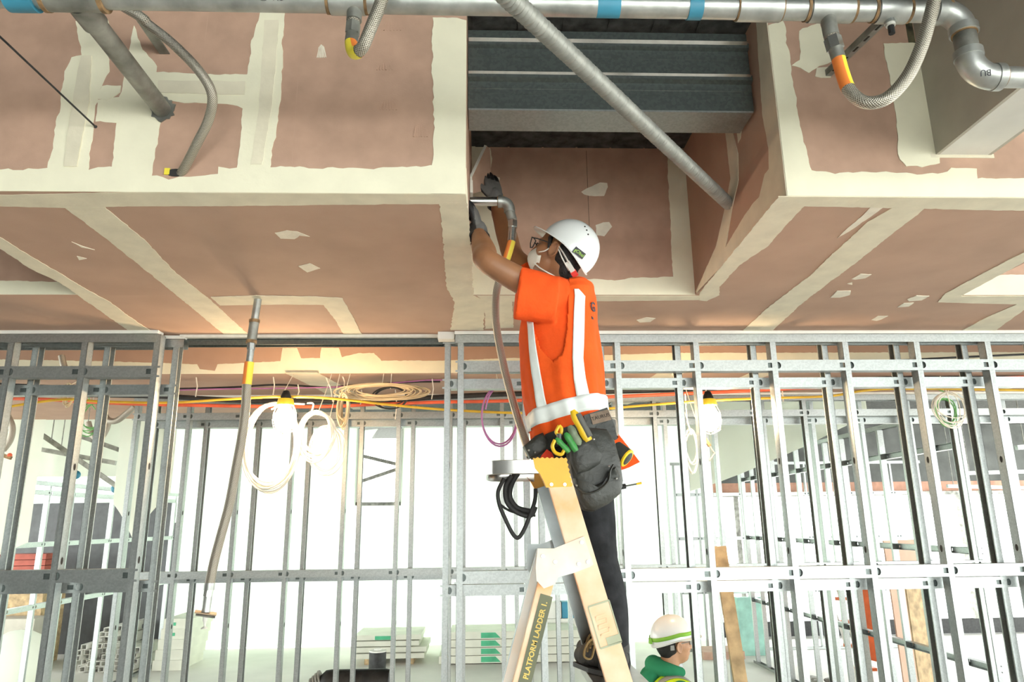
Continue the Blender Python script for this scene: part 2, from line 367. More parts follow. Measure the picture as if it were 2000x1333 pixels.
# profiled steel fascia across the recess
fp = thing('steel_deck_panel', 'ribbed galvanised steel panel spanning the top of the ceiling recess', 'steel panel', (.5, 2.48, 3.85))
prof = [(2.47,4.195),(2.47,4.150),(2.455,4.142),(2.455,4.120),(2.47,4.112),(2.47,4.075),(2.477,4.07),(2.477,4.062),(2.47,4.058),(2.47,4.000),(2.452,3.992),(2.452,3.972),(2.47,3.963),(2.47,3.935),(2.476,3.93),(2.476,3.915),(2.47,3.91),(2.47,3.846),(2.62,3.846),(2.62,3.849),(2.473,3.849),(2.473,4.195)]
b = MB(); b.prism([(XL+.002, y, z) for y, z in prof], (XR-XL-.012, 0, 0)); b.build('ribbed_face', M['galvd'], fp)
MB().box((XL+.004, 2.468, 3.838), (XR-.014, 2.62, 3.8455)).build('bottom_flange', M['galv'], fp)
for z in (4.131, 3.982):
    MB().prism([(XL+.004, 2.4715, z+.011), (XL+.004, 2.444, z+.011), (XL+.004, 2.4715, z-.012)], (XR-XL-.02, 0, 0)).build('rib_highlight', M['chrome'], fp)  # bright metal prisms put the light caught by the ribs into their colour
# dark board lining joints on the slab in the recess
for k in range(6):
    MB().box((XL+.02+k*.18, 2.3, ZS-.004), (XL+.19+k*.18, YB2-.001, ZS-.0005)).build('slab_panel', M['slab'], ceil)

# boxed duct coming out of the right front face
dk = thing('boxed_duct', 'white boxed-in drywall duct projecting from the pink soffit at top right', 'duct', (1.7, 2.2, 3.55))
b = MB(); xa, xb, za, zb = 1.63, 1.835, 3.565, 4.2
b.box((xa, .9, za), (xa+.0125, YF-.001, zb)); b.build('side_board', M['beige'], dk)
MB().box((xb-.0125, .9, za), (xb, YF-.001, zb)).build('side_board', M['beige'], dk)
MB().box((xa+.013, .9, za), (xb-.013, YF-.001, za+.0125)).build('bottom_board', M['white'], dk)
MB().box((xa-.02, YF-.003, za-.012), (xb+.01, YF-.0005, za+.004)).build('cut_edge', M['comp2'], dk)
MB().box((xa-.03, YF-.002, za), (xa-.004, YF-.0006, zb)).build('cut_gap', mat('gap_strip_dark', (.10, .09, .05), .9, var=.4, scale=25), dk)  # flat dark strip laid along the side of the duct
# ================================================================== STEEL STUD WALLS
def cstud_mesh(h, depth, flange, open_dir, holes=()):
    """light C section, web on one side; local origin at bottom centre, depth along +Y"""
    b = MB(); t = .0016; w = flange/2; d = depth
    xw = -w*open_dir
    b.box((min(xw, xw+t*open_dir), 0, 0), (max(xw, xw+t*open_dir), d, h))
    b.box((-w, 0, 0), (w, t, h)); b.box((-w, d-t, 0), (w, d, h))
    xl = w*open_dir
    for y0, y1 in ((t, .008), (d-.008, d-t)):
        b.box((min(xl, xl-t*open_dir), y0, 0), (max(xl, xl-t*open_dir), y1, h))
    b.box((-w*.25, -.0006, 0), (-w*.18, t, h)); b.box((w*.18, -.0006, 0), (w*.25, t, h))
    for z in holes:
        c = V((xw-.0008*open_dir, d/2, z)); o = len(b.v)
        b.cur = 1
        b.add([c+V((0, math.cos(a*math.pi/5)*.012, math.sin(a*math.pi/5)*.020)) for a in range(10)], [tuple(range(10))])
        b.add([c+V((.0018*open_dir+.0014*open_dir, math.cos(a*math.pi/5)*.012, math.sin(a*math.pi/5)*.020)) for a in range(10)], [tuple(range(10))])
        b.cur = 0
    return b.mesh('stud', [M['galv'], M['dark']])
def nog_mesh(L, depth, hgt):
    """bridging channel for one bay, notched around the studs at both ends"""
    b = MB(); h = hgt/2; e = .030
    pts = [(-e,h),(L+e,h),(L+e,h-.011),(L+.004,h-.013),(L-.002,h-.018),(L-.046,h-.018),(L-.046,-h+.018),(L-.002,-h+.018),(L+.004,-h+.013),(L+e,-h+.011),(L+e,-h),(-e,-h),(-e,-h+.011),(.020,-h+.013)]
    pts += [(.020+.017*math.cos(a), .021*math.sin(a)) for a in (-1.3,-.8,-.3,.3,.8,1.3)]
    pts += [(.020,h-.013),(-e,h-.011)]
    b.prism([(x, -.0015, z) for x, z in pts], (0, .0014, 0))
    b.box((.02, 0, h-.0015), (L-.02, depth, h)); b.box((.02, 0, -h), (L-.02, depth, -h+.0015))
    b.cur = 1; b.box((L-.06, .012, -h+.002), (L-.018, .014, h-.002)); b.box((.018, .012, -h+.002), (.05, .014, h-.002))  # darker backing plates stand for the shade inside the end notches
    return b.mesh('nogging', [M['galv'], M['galvd']])
MESHC = {}
def frame(name, label, xs, y, ztop, nogs, depth=.064, fl=.035, openf=None, side=1, ends=(None, None), holes=(), nh=.06, track=.05, strip=True, group=None, axis='X', at=0., z0=0.):
    """one stud frame; axis X: runs along X at depth y; axis Y: runs along Y at X = y"""
    a, e = (ends[0] if ends[0] is not None else xs[0]-.02), (ends[1] if ends[1] is not None else xs[-1]+.02)
    rot = None if axis == 'X' else (0, 0, math.pi/2)
    def W(u, v, z): return V((u, y+v, z)) if axis == 'X' else V((y-v, u, z))
    root = thing(name, label, 'stud wall', W(a, 0, z0), group)
    def bx(nm, u0, u1, v0, v1, zz0, zz1, m):
        p, q = W(u0, v0, zz0), W(u1, v1, zz1)
        return MB().box([min(i, j) for i, j in zip(p, q)], [max(i, j) for i, j in zip(p, q)])
    zt = ztop-(.022 if strip else 0)
    if strip: bx('', a-.005, e+.005, -.006, depth+.002, zt+.001, ztop-.001, 0).build('packing_strip', M['white'], root)
    for nm, z1, z2, web in (('top_track', zt-track, zt, zt-.0015), ('bottom_track', z0+.001, z0+.04, z0+.001)):
        b = MB()
        for u0, u1, v0, v1, w0, w1 in ((a, e, -.003, -.0016, z1, z2), (a, e, depth+.0016, depth+.003, z1, z2), (a, e, -.003, depth+.003, web, web+.0015)):
            p, q = W(u0, v0, w0), W(u1, v1, w1); b.box([min(i, j) for i, j in zip(p, q)], [max(i, j) for i, j in zip(p, q)])
        b.build(nm, M['galv'], root)
    key = (round(zt-z0, 3), depth, fl, side, tuple(holes))
    if key not in MESHC: MESHC[key] = cstud_mesh(zt-.004-z0, depth, fl, side, holes)
    for x in xs: put('stud', MESHC[key], W(x, 0, z0+.002), root, rot)
    for z in nogs:
        for x0, x1 in zip(xs[:-1], xs[1:]):
            L = x1-x0; k2 = ('n', round(L, 2), depth, nh)
            if k2 not in MESHC: MESHC[k2] = nog_mesh(round(L, 2), depth, nh)
            put('nogging', MESHC[k2], W(x0, -.0018, z), root, rot)
    return root
SP = .4525
fx = [-.134, .325, .796, 1.27, 1.736, 2.18, 2.621, 3.063, 3.51, 3.96]
HO = (1.25, 2.12, 2.62, .6)
frame('stud_frame', 'galvanised steel stud frame in front, right of the opening behind the ladder', fx, YW, ZC, (3.185, 2.005), ends=(-.165, 4.05), side=1, holes=HO, nh=.066)
frame('stud_frame', 'galvanised steel stud frame standing directly behind the front right frame', [-.215, .25, .715, 1.185, 1.654, 2.101, 2.554, 2.986, 3.43, 3.88], YW+.10, ZC-.004, (3.10, 1.93), ends=(-.245, 4.05), side=-1, holes=HO, strip=False)
lx = [U(q, 678, Y=YW-.03).x for q in (-380, -250, -122, 21, 165, 306)]
lx2 = [U(q, 678, Y=YW+.08).x for q in (-340, -205, -68, 70, 210, 344)]
frame('stud_frame', 'dull galvanised steel stud frame in front at the left edge', lx, YW-.03, ZC, (3.155, 2.045), ends=(-4.05, -1.885), side=-1, holes=HO, nh=.066)
frame('stud_frame', 'galvanised steel stud frame standing behind the front left frame', lx2, YW+.08, ZC-.004, (3.07, 1.98), ends=(-4.05, -1.775), side=1, holes=HO)
b = MB().box((-.27, YW+.01, ZC-.045), (-.172, YW+.09, ZC-.001)); o = b.build('drywall_offcut', M['white']); tag(o, 'small white drywall block on top of the corner stud by the opening', 'offcut')
# far double frame
YFAR = 6.3
xf = [-3.0, -2.554, -2.1, -1.649]+[-1.194+SP*k for k in range(0, 15)]
frame('stud_frame', 'brownish steel stud frame across the back, nearer layer, behind the lamps', xf, YFAR, ZC, (3.215, 1.90), ends=(-3.03, 5.4), side=-1, holes=(1.5, 2.4))
frame('stud_frame', 'steel stud frame across the back, rear layer, against the white sheeting', [x+.115 for x in xf], YFAR+.11, ZC-.004, (3.16, 1.86), ends=(-2.9, 5.4), side=1, strip=False)
# frames running away on both sides
frame('stud_frame', 'small steel stud frame of the back room at far left', [9.0+.55*k for k in range(0, 9)], -5.5, 2.86, (2.72, 2.09, 1.35), axis='Y', strip=False, ends=(8.8, 13.6), side=1)
frame('stud_frame', 'steel stud frame running into the distance at right, low nogging sloping', [6.62+.45*k for k in range(0, 14)], 4.5, 3.3, (2.95, 1.99, 1.0), axis='Y', strip=False, ends=(6.56, 12.6), side=1)
frame('stud_frame', 'distant white-lit steel stud frame behind the leaning plank', [3.6+.42*k for k in range(0, 12)], 13.7, 3.35, (2.75, 1.95, 1.0), strip=False, ends=(3.5, 8.4), side=1)
# ================================================================== PIPES, HOSES, BRACES UNDER THE SLAB
ZP = 3.713; YP = U(700, 4, Z=ZP).y; RP = .031
def pxX(px, py, y=None): return U(px, py, Y=YP if y is None else y).x
def ring(p, q, r0, r1=None): return MB().cyl(p, q, r0, r1, 24)
xe = pxX(1868, 20)
mp = thing('sprinkler_main_pipe', 'long galvanised sprinkler main pipe across the top of the picture', 'pipe', (0, YP, ZP-RP))
MB().tube([(-2.2, YP, ZP), (xe-.05, YP, ZP)], RP, 28).build('pipe_run', M['galvp'], mp, True)
def elbow(c, d0, d1, r, R=.062, n=9):
    """fitting turning from direction d0 into direction d1 around corner c"""
    d0, d1 = V(d0), V(d1); pts = [V(c)-d0*(R+.012)]
    for i in range(n+1):
        a = i/n*math.pi/2
        pts.append(V(c)-d0*R+d0*(R*math.sin(a))+d1*(R-R*math.cos(a)))
    pts.append(V(c)+d1*(R+.012)); return pts
ez = U(1893, 150, Y=YP).z
el = MB().tube(elbow((xe+.01, YP, ZP), (1,0,0), (0,0,-1), RP), RP*1.12, 28).build('elbow', M['galvp'], mp, True)
MB().tube([(xe+.01, YP, ZP-.05), (xe+.01, YP, ez+.05)], RP*.98, 28).build('drop_pipe', M['galvo'], mp, True)
e2 = MB().tube(elbow((xe+.01, YP, ez), (0,0,-1), (1,0,0), RP), RP*1.16, 28).build('elbow', M['galvp'], mp, True)
MB().tube([(xe+.05, YP, ez), (2.3, YP, ez)], RP*.95, 28).build('pipe_run', M['galvp'], mp, True)
for c, ax in (((xe-.058, YP, ZP), (1,0,0)), ((xe+.01, YP, ZP-.062), (0,0,-1)), ((xe+.01, YP, ez+.07), (0,0,-1)), ((xe+.08, YP, ez), (1,0,0))):
    MB().tube([V(c)-V(ax)*.011, V(c)+V(ax)*.011], RP*1.24, 28).build('coupling_ring', M['galvp'], mp, True)
    MB().tube([V(c)+V(ax)*.011, V(c)+V(ax)*.016], RP*1.09, 28).build('sealant_ring', M['rust'], mp, True)
for px in (640, 715, 1440, 1524, 1575, 1665, 1705, 1772, 1848):
    x = pxX(px, 20); MB().tube([(x-.004, YP, ZP), (x+.004, YP, ZP)], RP*1.10, 28).build('sealant_ring', M['rust'], mp, True)
for a, bb in ((645, 712), (1440, 1524), (1580, 1662), (1710, 1768)):
    MB().tube([(pxX(a, 20), YP, ZP), (pxX(bb, 20), YP, ZP)], RP*1.17, 28).build('tee_fitting', M['galvp'], mp, True)
x0 = pxX(1165, 10); MB().tube([(x0, YP, ZP), (x0+.065, YP, ZP)], RP*1.02, 28).build('blue_tape', M['blue'], mp, True)
x0 = pxX(1355, 5); MB().tube([(x0-.02, YP, ZP), (x0+.02, YP, ZP)], RP*1.08, 28).build('pipe_clip', M['blue'], mp, True)
x0 = pxX(12, 20); MB().tube([(x0, YP, ZP), (x0+.075, YP, ZP)], RP*1.35, 28).build('blue_collar', M['blue'], mp, True)
text('marker_text', 'CI6  Ta', .026, (pxX(535, 14), YP-RP*.93-.0015, ZP-.012), (-1,0,0), (0,.3,-1), M['ink'], mp)
text('marker_text', 'BU', .026, (xe+.02, YP-RP*1.17-.0015, ez-.012), (-1,.0,-.1), (0,.2,-1), M['ink'], mp)
# branch into the left soffit
xb = U(318, 215, Y=YF).x
MB().tube([(xb-.075, YP, ZP), (xb+.075, YP, ZP)], RP*1.25, 28).build('tee_fitting', M['galvo'], mp, True)
MB().tube([(xb, YP+.02, ZP), (xb, YP+.105, ZP)], RP*1.18, 28).build('tee_branch', M['galvo'], mp, True)
for s in (-.078, .078): MB().tube([(xb+s-.006, YP, ZP), (xb+s+.006, YP, ZP)], RP*1.32, 28).build('coupling_ring', M['rust'], mp, True)
MB().tube([(xb, YP+.1, ZP), (xb, YF-.001, ZP)], RP*.98, 28).build('branch_pipe', M['galvo'], mp, True)
b = MB()
pts = []
for i in range(28):
    a = 2*math.pi*i/28; r = RP*1.15+random.uniform(0, .016)
    pts.append((xb+math.cos(a)*r, YF-.001, ZP+math.sin(a)*r))
b.prism(pts, (0, -.004, 0)); b.build('fire_sealant', M['galvo'], mp)

def hose(name, label, path, r, lab=None, group=None, parts=()):
    P = spline(path, 10)
    root = thing(name, label, 'hose', min(P, key=lambda p: p.z), group)
    MB().tube(P, r, 20).build('braided_sleeve', M['braid'], root, True)
    return root, P
def wrap(root, P, i0, i1, r, mats=('yellow', 'orange')):
    """two-colour paper label wrapped round a tube"""
    seg = P[i0:i1+1]; b = MB(); b.tube(seg, r, 20, cap=False)
    me_m = []
    n = 20
    b.m = [(0 if (k % n) < 10 else 1) for k in range(len(b.f))]
    return b.build('paper_label', [M[mats[0]], M[mats[1]]], root, True)
def Q(l): return [U(x, y, Y=d) for x, y, d in l]
r1, P1 = hose('sprinkler_hose', 'braided steel sprinkler hose curving down into the left soffit hole', [V((-1.62,1.80,ZS-.002)), V((-1.50,1.88,4.06))]+Q([(250,18,1.95),(290,48,1.98),(340,88,2.0),(390,140,2.04),(414,185,2.08),(408,232,2.14),(385,280,2.2),(362,325,2.27),(352,342,2.30)]), .0155)
b = MB(); c = U(343, 338, Y=YF-.001); b.prism([c+V((math.cos(a*math.pi/8)*.03, 0, math.sin(a*math.pi/8)*.014)) for a in range(16)], (0, -.0035, 0)); b.build('cut_hole', M['dark'], r1)
b = MB().box(U(322,338,Y=YF)-V((0,.006,.008)), U(333,330,Y=YF)); b.build('label_scrap', M['yellow'], r1)
# nipple and hose, centre left
xn = pxX(692, 30)
p = Q([(691,38,YP),(689,62,YP),(686,84,YP-.01),(692,103,YP-.03),(708,92,YP-.06),(724,55,YP-.09),(742,10,YP-.12),(765,-60,YP-.15)])+[V((-.10,1.5,4.08)), V((-.08,1.52,ZS-.002))]
r2, P2 = hose('sprinkler_hose', 'short braided hose bent back up with yellow label, beside the recess', p, .0165)
wrap(r2, P2, 19, 36, .0175)
MB().tube([(xn, YP, ZP-RP+.004), (xn, YP, ZP-RP-.03)], .021, 20).build('nipple', M['galvo'], r2, True)
MB().tube([P2[4], P2[12]], .0205, 6).build('hex_nut', M['galvo'], r2)
MB().tube([P2[12], P2[20]], .018, 16).build('ferrule', M['galvo'], r2, True)
# right U hose
xn = pxX(1617, 35)
p = Q([(1622,62,YP),(1630,90,YP),(1637,112,YP),(1646,145,YP),(1660,178,YP-.01),(1690,200,YP-.03),(1732,192,YP-.05),(1772,150,YP-.07),(1800,90,YP-.09),(1820,20,YP-.11),(1835,-50,YP-.13)])+[V((1.34,1.55,4.08)), V((1.33,1.58,ZS-.002))]
r3, P3 = hose('sprinkler_hose', 'braided hose in a U bend with orange and yellow label at top right', p, .0175)
wrap(r3, P3, 21, 38, .0185, ('orange', 'yellow'))
MB().tube([(xn, YP, ZP-RP+.004), P3[0], P3[4]], .021, 20).build('nipple', M['galvo'], r3, True)
MB().tube([P3[5], P3[13]], .0235, 6).build('hex_nut', M['chrome'], r3)
MB().tube([P3[13], P3[21]], .019, 18).build('ferrule', M['galvo'], r3, True)
# plug
xq = pxX(1738, 40)
b = MB().tube([(xq, YP, ZP-RP+.006), (xq, YP, ZP-RP-.012)], .016, 16); b.build('plug_boss', M['galvp'], mp, True)
MB().tube([(xq, YP, ZP-RP-.010), (xq, YP, ZP-RP-.020)], .013, 12).build('thread_tape', M['white'], mp, True)
MB().tube([(xq, YP, ZP-RP-.020), (xq, YP, ZP-RP-.045)], .009, 8).build('plug', M['dark'], mp)
# slotted strut brace, right, and plain bracket, left
a = U(1612, 143, Y=YF-.002); c = V((a.x+.06, YP+.05, ZP+.16)); t = (c-a).normalized()
st = thing('strut_channel', 'slotted steel strut brace from the soffit up to the main pipe', 'strut', a)
sd = t.cross(V((0,0,1))).normalized(); up = sd.cross(t)
MB().obox((a+c)/2, sd*.0008, up*.0125, t*((c-a).length/2)).build('web', M['galvo'], st)
for s in (-1, 1): MB().obox((a+c)/2-sd*.01+up*(.0125*s), sd*.01, up*.0008, t*((c-a).length/2)).build('flange', M['galv'], st)
L = (c-a).length
for k in range(9):
    q = a+t*(.05+k*.06)
    if .05+k*.06 < L-.02: MB().obox(q-sd*.006-up*.0136, sd*.004, up*.0004, t*.014).build('slot', M['dark'], st)
a = U(322, 104, Y=YF-.002); o = thing('steel_bracket', 'dull steel bracket fixed to the soffit above the branch pipe', 'bracket', a)
MB().box((a.x-.018, YP+.05, a.z-.004), (a.x+.018, YF-.002, a.z)).build('flange', M['galvo'], o)
MB().box((a.x-.018, YP+.05, a.z), (a.x-.014, YF-.002, a.z+.035)).build('web', M['galvo'], o)
# corrugated conduit through the recess
p0, p1 = U(975, -22, Y=1.5), V((XR-.001, 2.846, 3.625))
N_ = 420; pts = [p0.lerp(p1, i/N_) for i in range(N_+1)]; dT = (p0-p1).normalized(); tail = spline([V((p0.x-.16, p0.y-.12, ZS-.002)), V((p0.x-.15, p0.y-.115, p0.z+.25)), p0+dT*.09+V((0,0,.025)), p0], 40)
L = (p1-p0).length; rr_ = [.0245+.0036*math.sin(i/N_*L/.0175*2*math.pi) for i in range(N_+1)]; pts = tail[:-1]+pts; rr_ = [.0245+.0028*math.sin(i*.9) for i in range(len(tail)-1)]+rr_
o = MB().tube(pts, rr_, 18).build('flexible_conduit', mat('conduit_grey', (.33, .33, .30), .5, .3, var=.1, scale=20), None, True)
tag(o, 'grey corrugated flexible conduit running diagonally across the recess', 'conduit')
p0, p1 = U(-40, 34, Y=1.75), U(187, 248, Y=YF)
o = MB().tube([p0, p1], .0032, 8).build('hanger_rod', M['black']); tag(o, 'thin black hanger rod slanting to the soffit at upper left', 'rod')
MB().ball(p1, .006, 8, 6).build('anchor', M['black'], o)

# elbow pipe in the recess with its hose running down past the worker
YE = 2.96
ce = U(995, 394, Y=YE); ep = thing('pipe_elbow_drop', 'galvanised pipe stub with elbow leaving the recess side wall', 'pipe', ce-V((0,0,.1)))
MB().tube([(XL+.001, YE, ce.z), (ce.x-.03, YE, ce.z)], .0205, 20).build('pipe_stub', M['chrome'], ep, True)
MB().tube([(ce.x-.055, YE, ce.z), (ce.x-.045, YE, ce.z)], .0235, 20).build('sealant_ring', M['rust'], ep, True)
MB().tube(elbow(ce, (1,0,0), (0,0,-1), .02, .04), .025, 20).build('elbow', M['galvp'], ep, True)
MB().tube([(ce.x-.05, YE, ce.z), (ce.x-.034, YE, ce.z)], .029, 20).build('coupling_ring', M['galvp'], ep, True)
p = Q([(1001,428,YE),(1001,445,YE),(1001,462,YE),(997,480,YE),(988,510,YE+.01),(976,545,YE+.03),(969,580,YE+.05),(970,640,YE+.06),(985,720,YE+.04),(1005,795,YE),(1022,850,YE-.05),(1036,892,YE-.1)])
r5, P5 = hose('sprinkler_hose', 'braided hose hanging from the pipe elbow down past the orange vest', p, .0165)
wrap(r5, P5, 26, 44, .0178, ('orange', 'yellow'))
MB().tube([(ce.x, YE, ce.z-.045), P5[2]], .0215, 20).build('nipple', M['galvo'], r5, True)
MB().tube([P5[3], P5[10]], .0235, 6).build('hex_nut', M['chrome'], r5)
MB().tube([P5[10], P5[26]], .0185, 18).build('ferrule', M['chrome'], r5, True)

# hanging sprinkler drop at left
YD = 3.50
p = Q([(482,745,YD),(480,790,YD),(473,850,YD),(462,910,YD),(448,985,YD+.02),(432,1045,YD+.03),(420,1090,YD+.03),(412,1128,YD+.02),(408,1150,YD+.02)])
r6, P6 = hose('sprinkler_drop', 'long braided sprinkler drop hanging from the ceiling with loose head, left', p, .0215)
A = Q([(504,583,YD),(497,628,YD),(496,632,YD),(491,668,YD),(490,684,YD),(487,708,YD),(482,752,YD)])
A[0].z = ZC-.001
MB().tube([A[0], A[1]], .0185, 20).build('rigid_pipe', M['galvp'], r6, True)
MB().tube([A[1], A[3]], .0235, 20).build('coupling', M['galvo'], r6, True)
for q in (A[1], A[3]): MB().tube([q-V((0,0,.008)), q+V((0,0,.008))], .026, 20).build('coupling_ring', M['rust'], r6, True)
MB().tube([A[3], A[4]], .02, 6).build('hex_nut', M['galv'], r6)
MB().tube([A[4], A[5]], .0165, 18).build('ferrule', M['galv'], r6, True)
wl = [A[5].lerp(A[6], i/6) for i in range(7)]
wrap(r6, wl, 0, 6, .0228, ('orange', 'yellow'))
B = Q([(409,1148,YD+.02),(406,1165,YD+.02),(402,1196,YD+.02)])
MB().tube([B[0]+V((0,0,.02)), B[0].lerp(B[1], .3)], .0245, 20).build('ferrule', M['galvp'], r6, True)
MB().tube([B[0].lerp(B[1], .3), B[1]], .021, 6).build('hex_nut', M['chrome'], r6)
MB().tube([B[1], B[2]], .0195, 20).build('rigid_pipe', M['galvp'], r6, True)
c = B[2]
MB().obox(c-V((0,0,.004)), (.045,.012,-.008), (-.01,.03,.002), (0,.002,.0025)).build('cover_plate', mat('cover_plate_tan', (.62,.50,.36), .5, .3), r6)
MB().obox(c-V((0,0,.014)), (.04,.01,-.008), (-.01,.028,.002), (0,.002,.003)).build('cover_plate', M['galvo'], r6)
MB().lathe([(.011,0),(.011,-.02),(.006,-.03),(.004,-.045),(.014,-.052),(.016,-.055)], c-V((0,0,.016)), (0,0,1), 12).build('sprinkler_head', M['white'], r6)
# ================================================================== BEYOND THE NEAR WALLS
def sheet_mat(name, col, tr=.55):
    m = bpy.data.materials.new(name); m.use_nodes = True; N = m.node_tree.nodes; L = m.node_tree.links
    N.remove(N['Principled BSDF']); out = N['Material Output']
    d = N.new('ShaderNodeBsdfDiffuse'); t = N.new('ShaderNodeBsdfTranslucent'); mx = N.new('ShaderNodeMixShader')
    no = N.new('ShaderNodeTexNoise'); no.inputs['Scale'].default_value = 3; tc = N.new('ShaderNodeTexCoord'); L.new(tc.outputs['Object'], no.inputs['Vector'])
    mc = N.new('ShaderNodeMix'); mc.data_type = 'RGBA'; mc.inputs[6].default_value = (*col, 1); mc.inputs[7].default_value = (*[c*.93 for c in col], 1); L.new(no.outputs['Fac'], mc.inputs[0])
    L.new(mc.outputs[2], d.inputs[0]); L.new(mc.outputs[2], t.inputs[0]); mx.inputs[0].default_value = tr
    L.new(d.outputs[0], mx.inputs[1]); L.new(t.outputs[0], mx.inputs[2]); L.new(mx.outputs[0], out.inputs[0]); return m
M['sheet'] = sheet_mat('white_sheeting', (.88, .94, .87), .5)
M['sheet2'] = sheet_mat('white_sheeting_near', (.88, .90, .83), .6)
def sheet(label, x0, x1, y, zb, zt, m, wav=.05, n=28, low=None, group=None):
    """hanging sheet of plastic with soft vertical folds and a little thickness"""
    b = MB(); rows = []
    for j in range(13):
        v = j/12; row = []
        for i in range(n+1):
            u = i/n; zl = zb if low is None else zb+low(u)
            z = zl+(zt-zl)*v; x = x0+(x1-x0)*u
            row.append(V((x, y+wav*(noise.noise(V((x*2.1, v*1.3, y)))*1.6+noise.noise(V((x*6, v*.8, y)))*.5)*(1.1-.6*v), z)))
        rows.append(row)
    b.grid(rows); b.grid([[p+V((0,.003,0)) for p in r] for r in rows])
    o = b.build('plastic_sheet', M[m], None, True); tag(o, label, 'plastic sheet', group); return o
YE_ = 15.0
xA, xB, xC, xD = U(200, 1000, Y=YE_).x, U(694, 1000, Y=YE_).x, U(782, 1000, Y=YE_).x, U(1392, 1000, Y=YE_).x
sheet('wide white sheeting on the outer wall behind the hanging cable loops', -8.6, xB, YE_, .02, ZS, 'sheet', .03)
sheet('wide white sheeting on the outer wall behind the worker in orange', xC, xD, YE_, .02, ZS, 'sheet', .03)
zs_, zt_ = U(740, 988, Y=YE_).z, U(740, 838, Y=YE_).z
sheet('white sheeting below the small window with diagonal braces', xB+.01, xC-.01, YE_+.08, .02, zs_, 'sheet', .02, n=8)
w1 = MB().box((xB, YE_, zs_), (xC, YE_+.12, zs_+.07)).build('window_1', M['galvo']); tag(w1, 'opening with diagonal braces in the white outer wall', kind='structure')
for a, c in (((700,888),(772,908)), ((690,948),(776,915))):
    MB().bar(U(a[0]-6, a[1], Y=YE_+.1), U(c[0]+6, c[1], Y=YE_+.1), .07, .07).build('brace', M['galvo'], w1)
for x in (xB, xC): MB().box((x-.03, YE_, zs_), (x+.03, YE_+.08, zt_)).build('jamb', M['white'], w1)
MB().prism([U(738,838,Y=YE_+.02), U(700,842,Y=YE_+.02), U(694,905,Y=YE_+.02)], (0,.01,0)).build('torn_corner', M['sheet'], w1)
# outer wall right: window head, posts, sill
wr = MB().box((xD+.05, YE_+.1, 2.82), (14, YE_+.2, 3.02)).build('wall_right_outer', mat('terracotta_band', (.52,.28,.20), .8)); tag(wr, 'terracotta band above the bright windows at far right', kind='structure')
MB().box((xD+.05, YE_+.05, 2.74), (14, YE_+.2, 2.815)).build('window_head', M['galvo'], wr)
MB().box((xD+.05, YE_+.1, 3.022), (14, YE_+.2, ZS-.001)).build('spandrel', mat('dark_spandrel', (.13,.135,.13), .8, var=.2, scale=2.), wr)
MB().box((xD+.05, YE_+.05, .02), (14, YE_+.2, .3)).build('sill', M['black'], wr)
for x in (5.2, 6.9, 8.4, 9.9): MB().box((x-.05, YE_, .3), (x+.05, YE_+.1, 2.74)).build('mullion', M['galvo'], wr)
wp = MB().box((-9.2, YE_-.3, 0), (-6.1, YE_-.1, 2.75)).build('wall_left_outer', mat('grey_panel', (.10,.105,.11), .6)); tag(wp, 'dark grey wall panel beyond the stacked cartons', kind='structure')
wq = MB().box((-6.05, 13.9, 0), (-5.6, 14.0, 2.35)).build('wall_panel_left', MATS['grey_panel']); tag(wq, kind='structure')
# unseen walls added to block daylight and darken the left studs' reflections
for nm, a, c in (('blocker_wall_left', (-4.3,-9,0), (-4.1,3.9,ZS)), ('blocker_wall_rear', (-4.3,-9.2,0), (-1.0,-9,ZS))):
    o = MB().box(a, c).build(nm, mat('blocker_grey', (.16,.16,.155), .85, var=.15, scale=5.)); tag(o, kind='structure')
# near hanging sheets
def lowL(u): return .55*u**2+.1*math.sin(u*9)
sheet('white plastic drape hanging behind the studs at far left', -5.7, U(75,900,Y=7.7).x, 7.7, 1.75, ZC, 'sheet2', .06, low=lambda u: -.15+.55*u)
sheet('torn white plastic drape with pointed end beside the back frame', U(228,900,Y=7.7).x, U(338,900,Y=7.7).x, 7.72, 2.3, ZC, 'sheet2', .05, low=lambda u: .75*abs(u-.42)**.8-.15)
sheet('white plastic drape gathered at the top right behind the lamp', U(1330,900,Y=9).x, U(1700,850,Y=9).x, 9.0, 2.62, ZS-.002, 'sheet2', .07, low=lambda u: .95*u**1.2)
sheet('white plastic drape behind the wires above the back room', U(75,880,Y=10).x, U(240,880,Y=10).x, 10.0, 2.95, ZS-.002, 'sheet2', .07)
# services above the back room
for k, (a, c) in enumerate((((60,835,8.2),(235,955,8.4)), ((78,878,8.6),(226,905,8.6)), ((150,850,8.9),(235,880,8.9)))):
    o = MB().bar(U(a[0],a[1],Y=a[2]), U(c[0],c[1],Y=c[2]), .04, .05).build('cable_tray', M['galvo']); tag(o, ('dull steel brace slanting across the opening at far left', 'dark flat steel rail crossing the opening at far left', 'short grey steel rail behind the green wires')[k], 'rail')
    q = U(a[0]+40,a[1]+(c[1]-a[1])*40/(c[0]-a[0]),Y=a[2]); MB().cyl(q, (q.x, q.y, ZS-.001), .006, n=8).build('hanger', M['galvo'], o)
for k, (px, py) in enumerate(((147, 928), (227, 955))):
    p = U(px, py, Y=9.0); o = thing('capped_sprinkler', ('blue-capped sprinkler head, left one of two in the back room', 'blue-capped sprinkler head, right one of two in the back room')[k], 'sprinkler', p)
    MB().cyl(p+V((0,0,.06)), V((p.x,p.y,ZS-.001)), .012).build('drop_pipe', M['galvo'], o); MB().ball(p, .06, 12, 8, (1,1,.9)).build('cap', M['blue'], o, True)
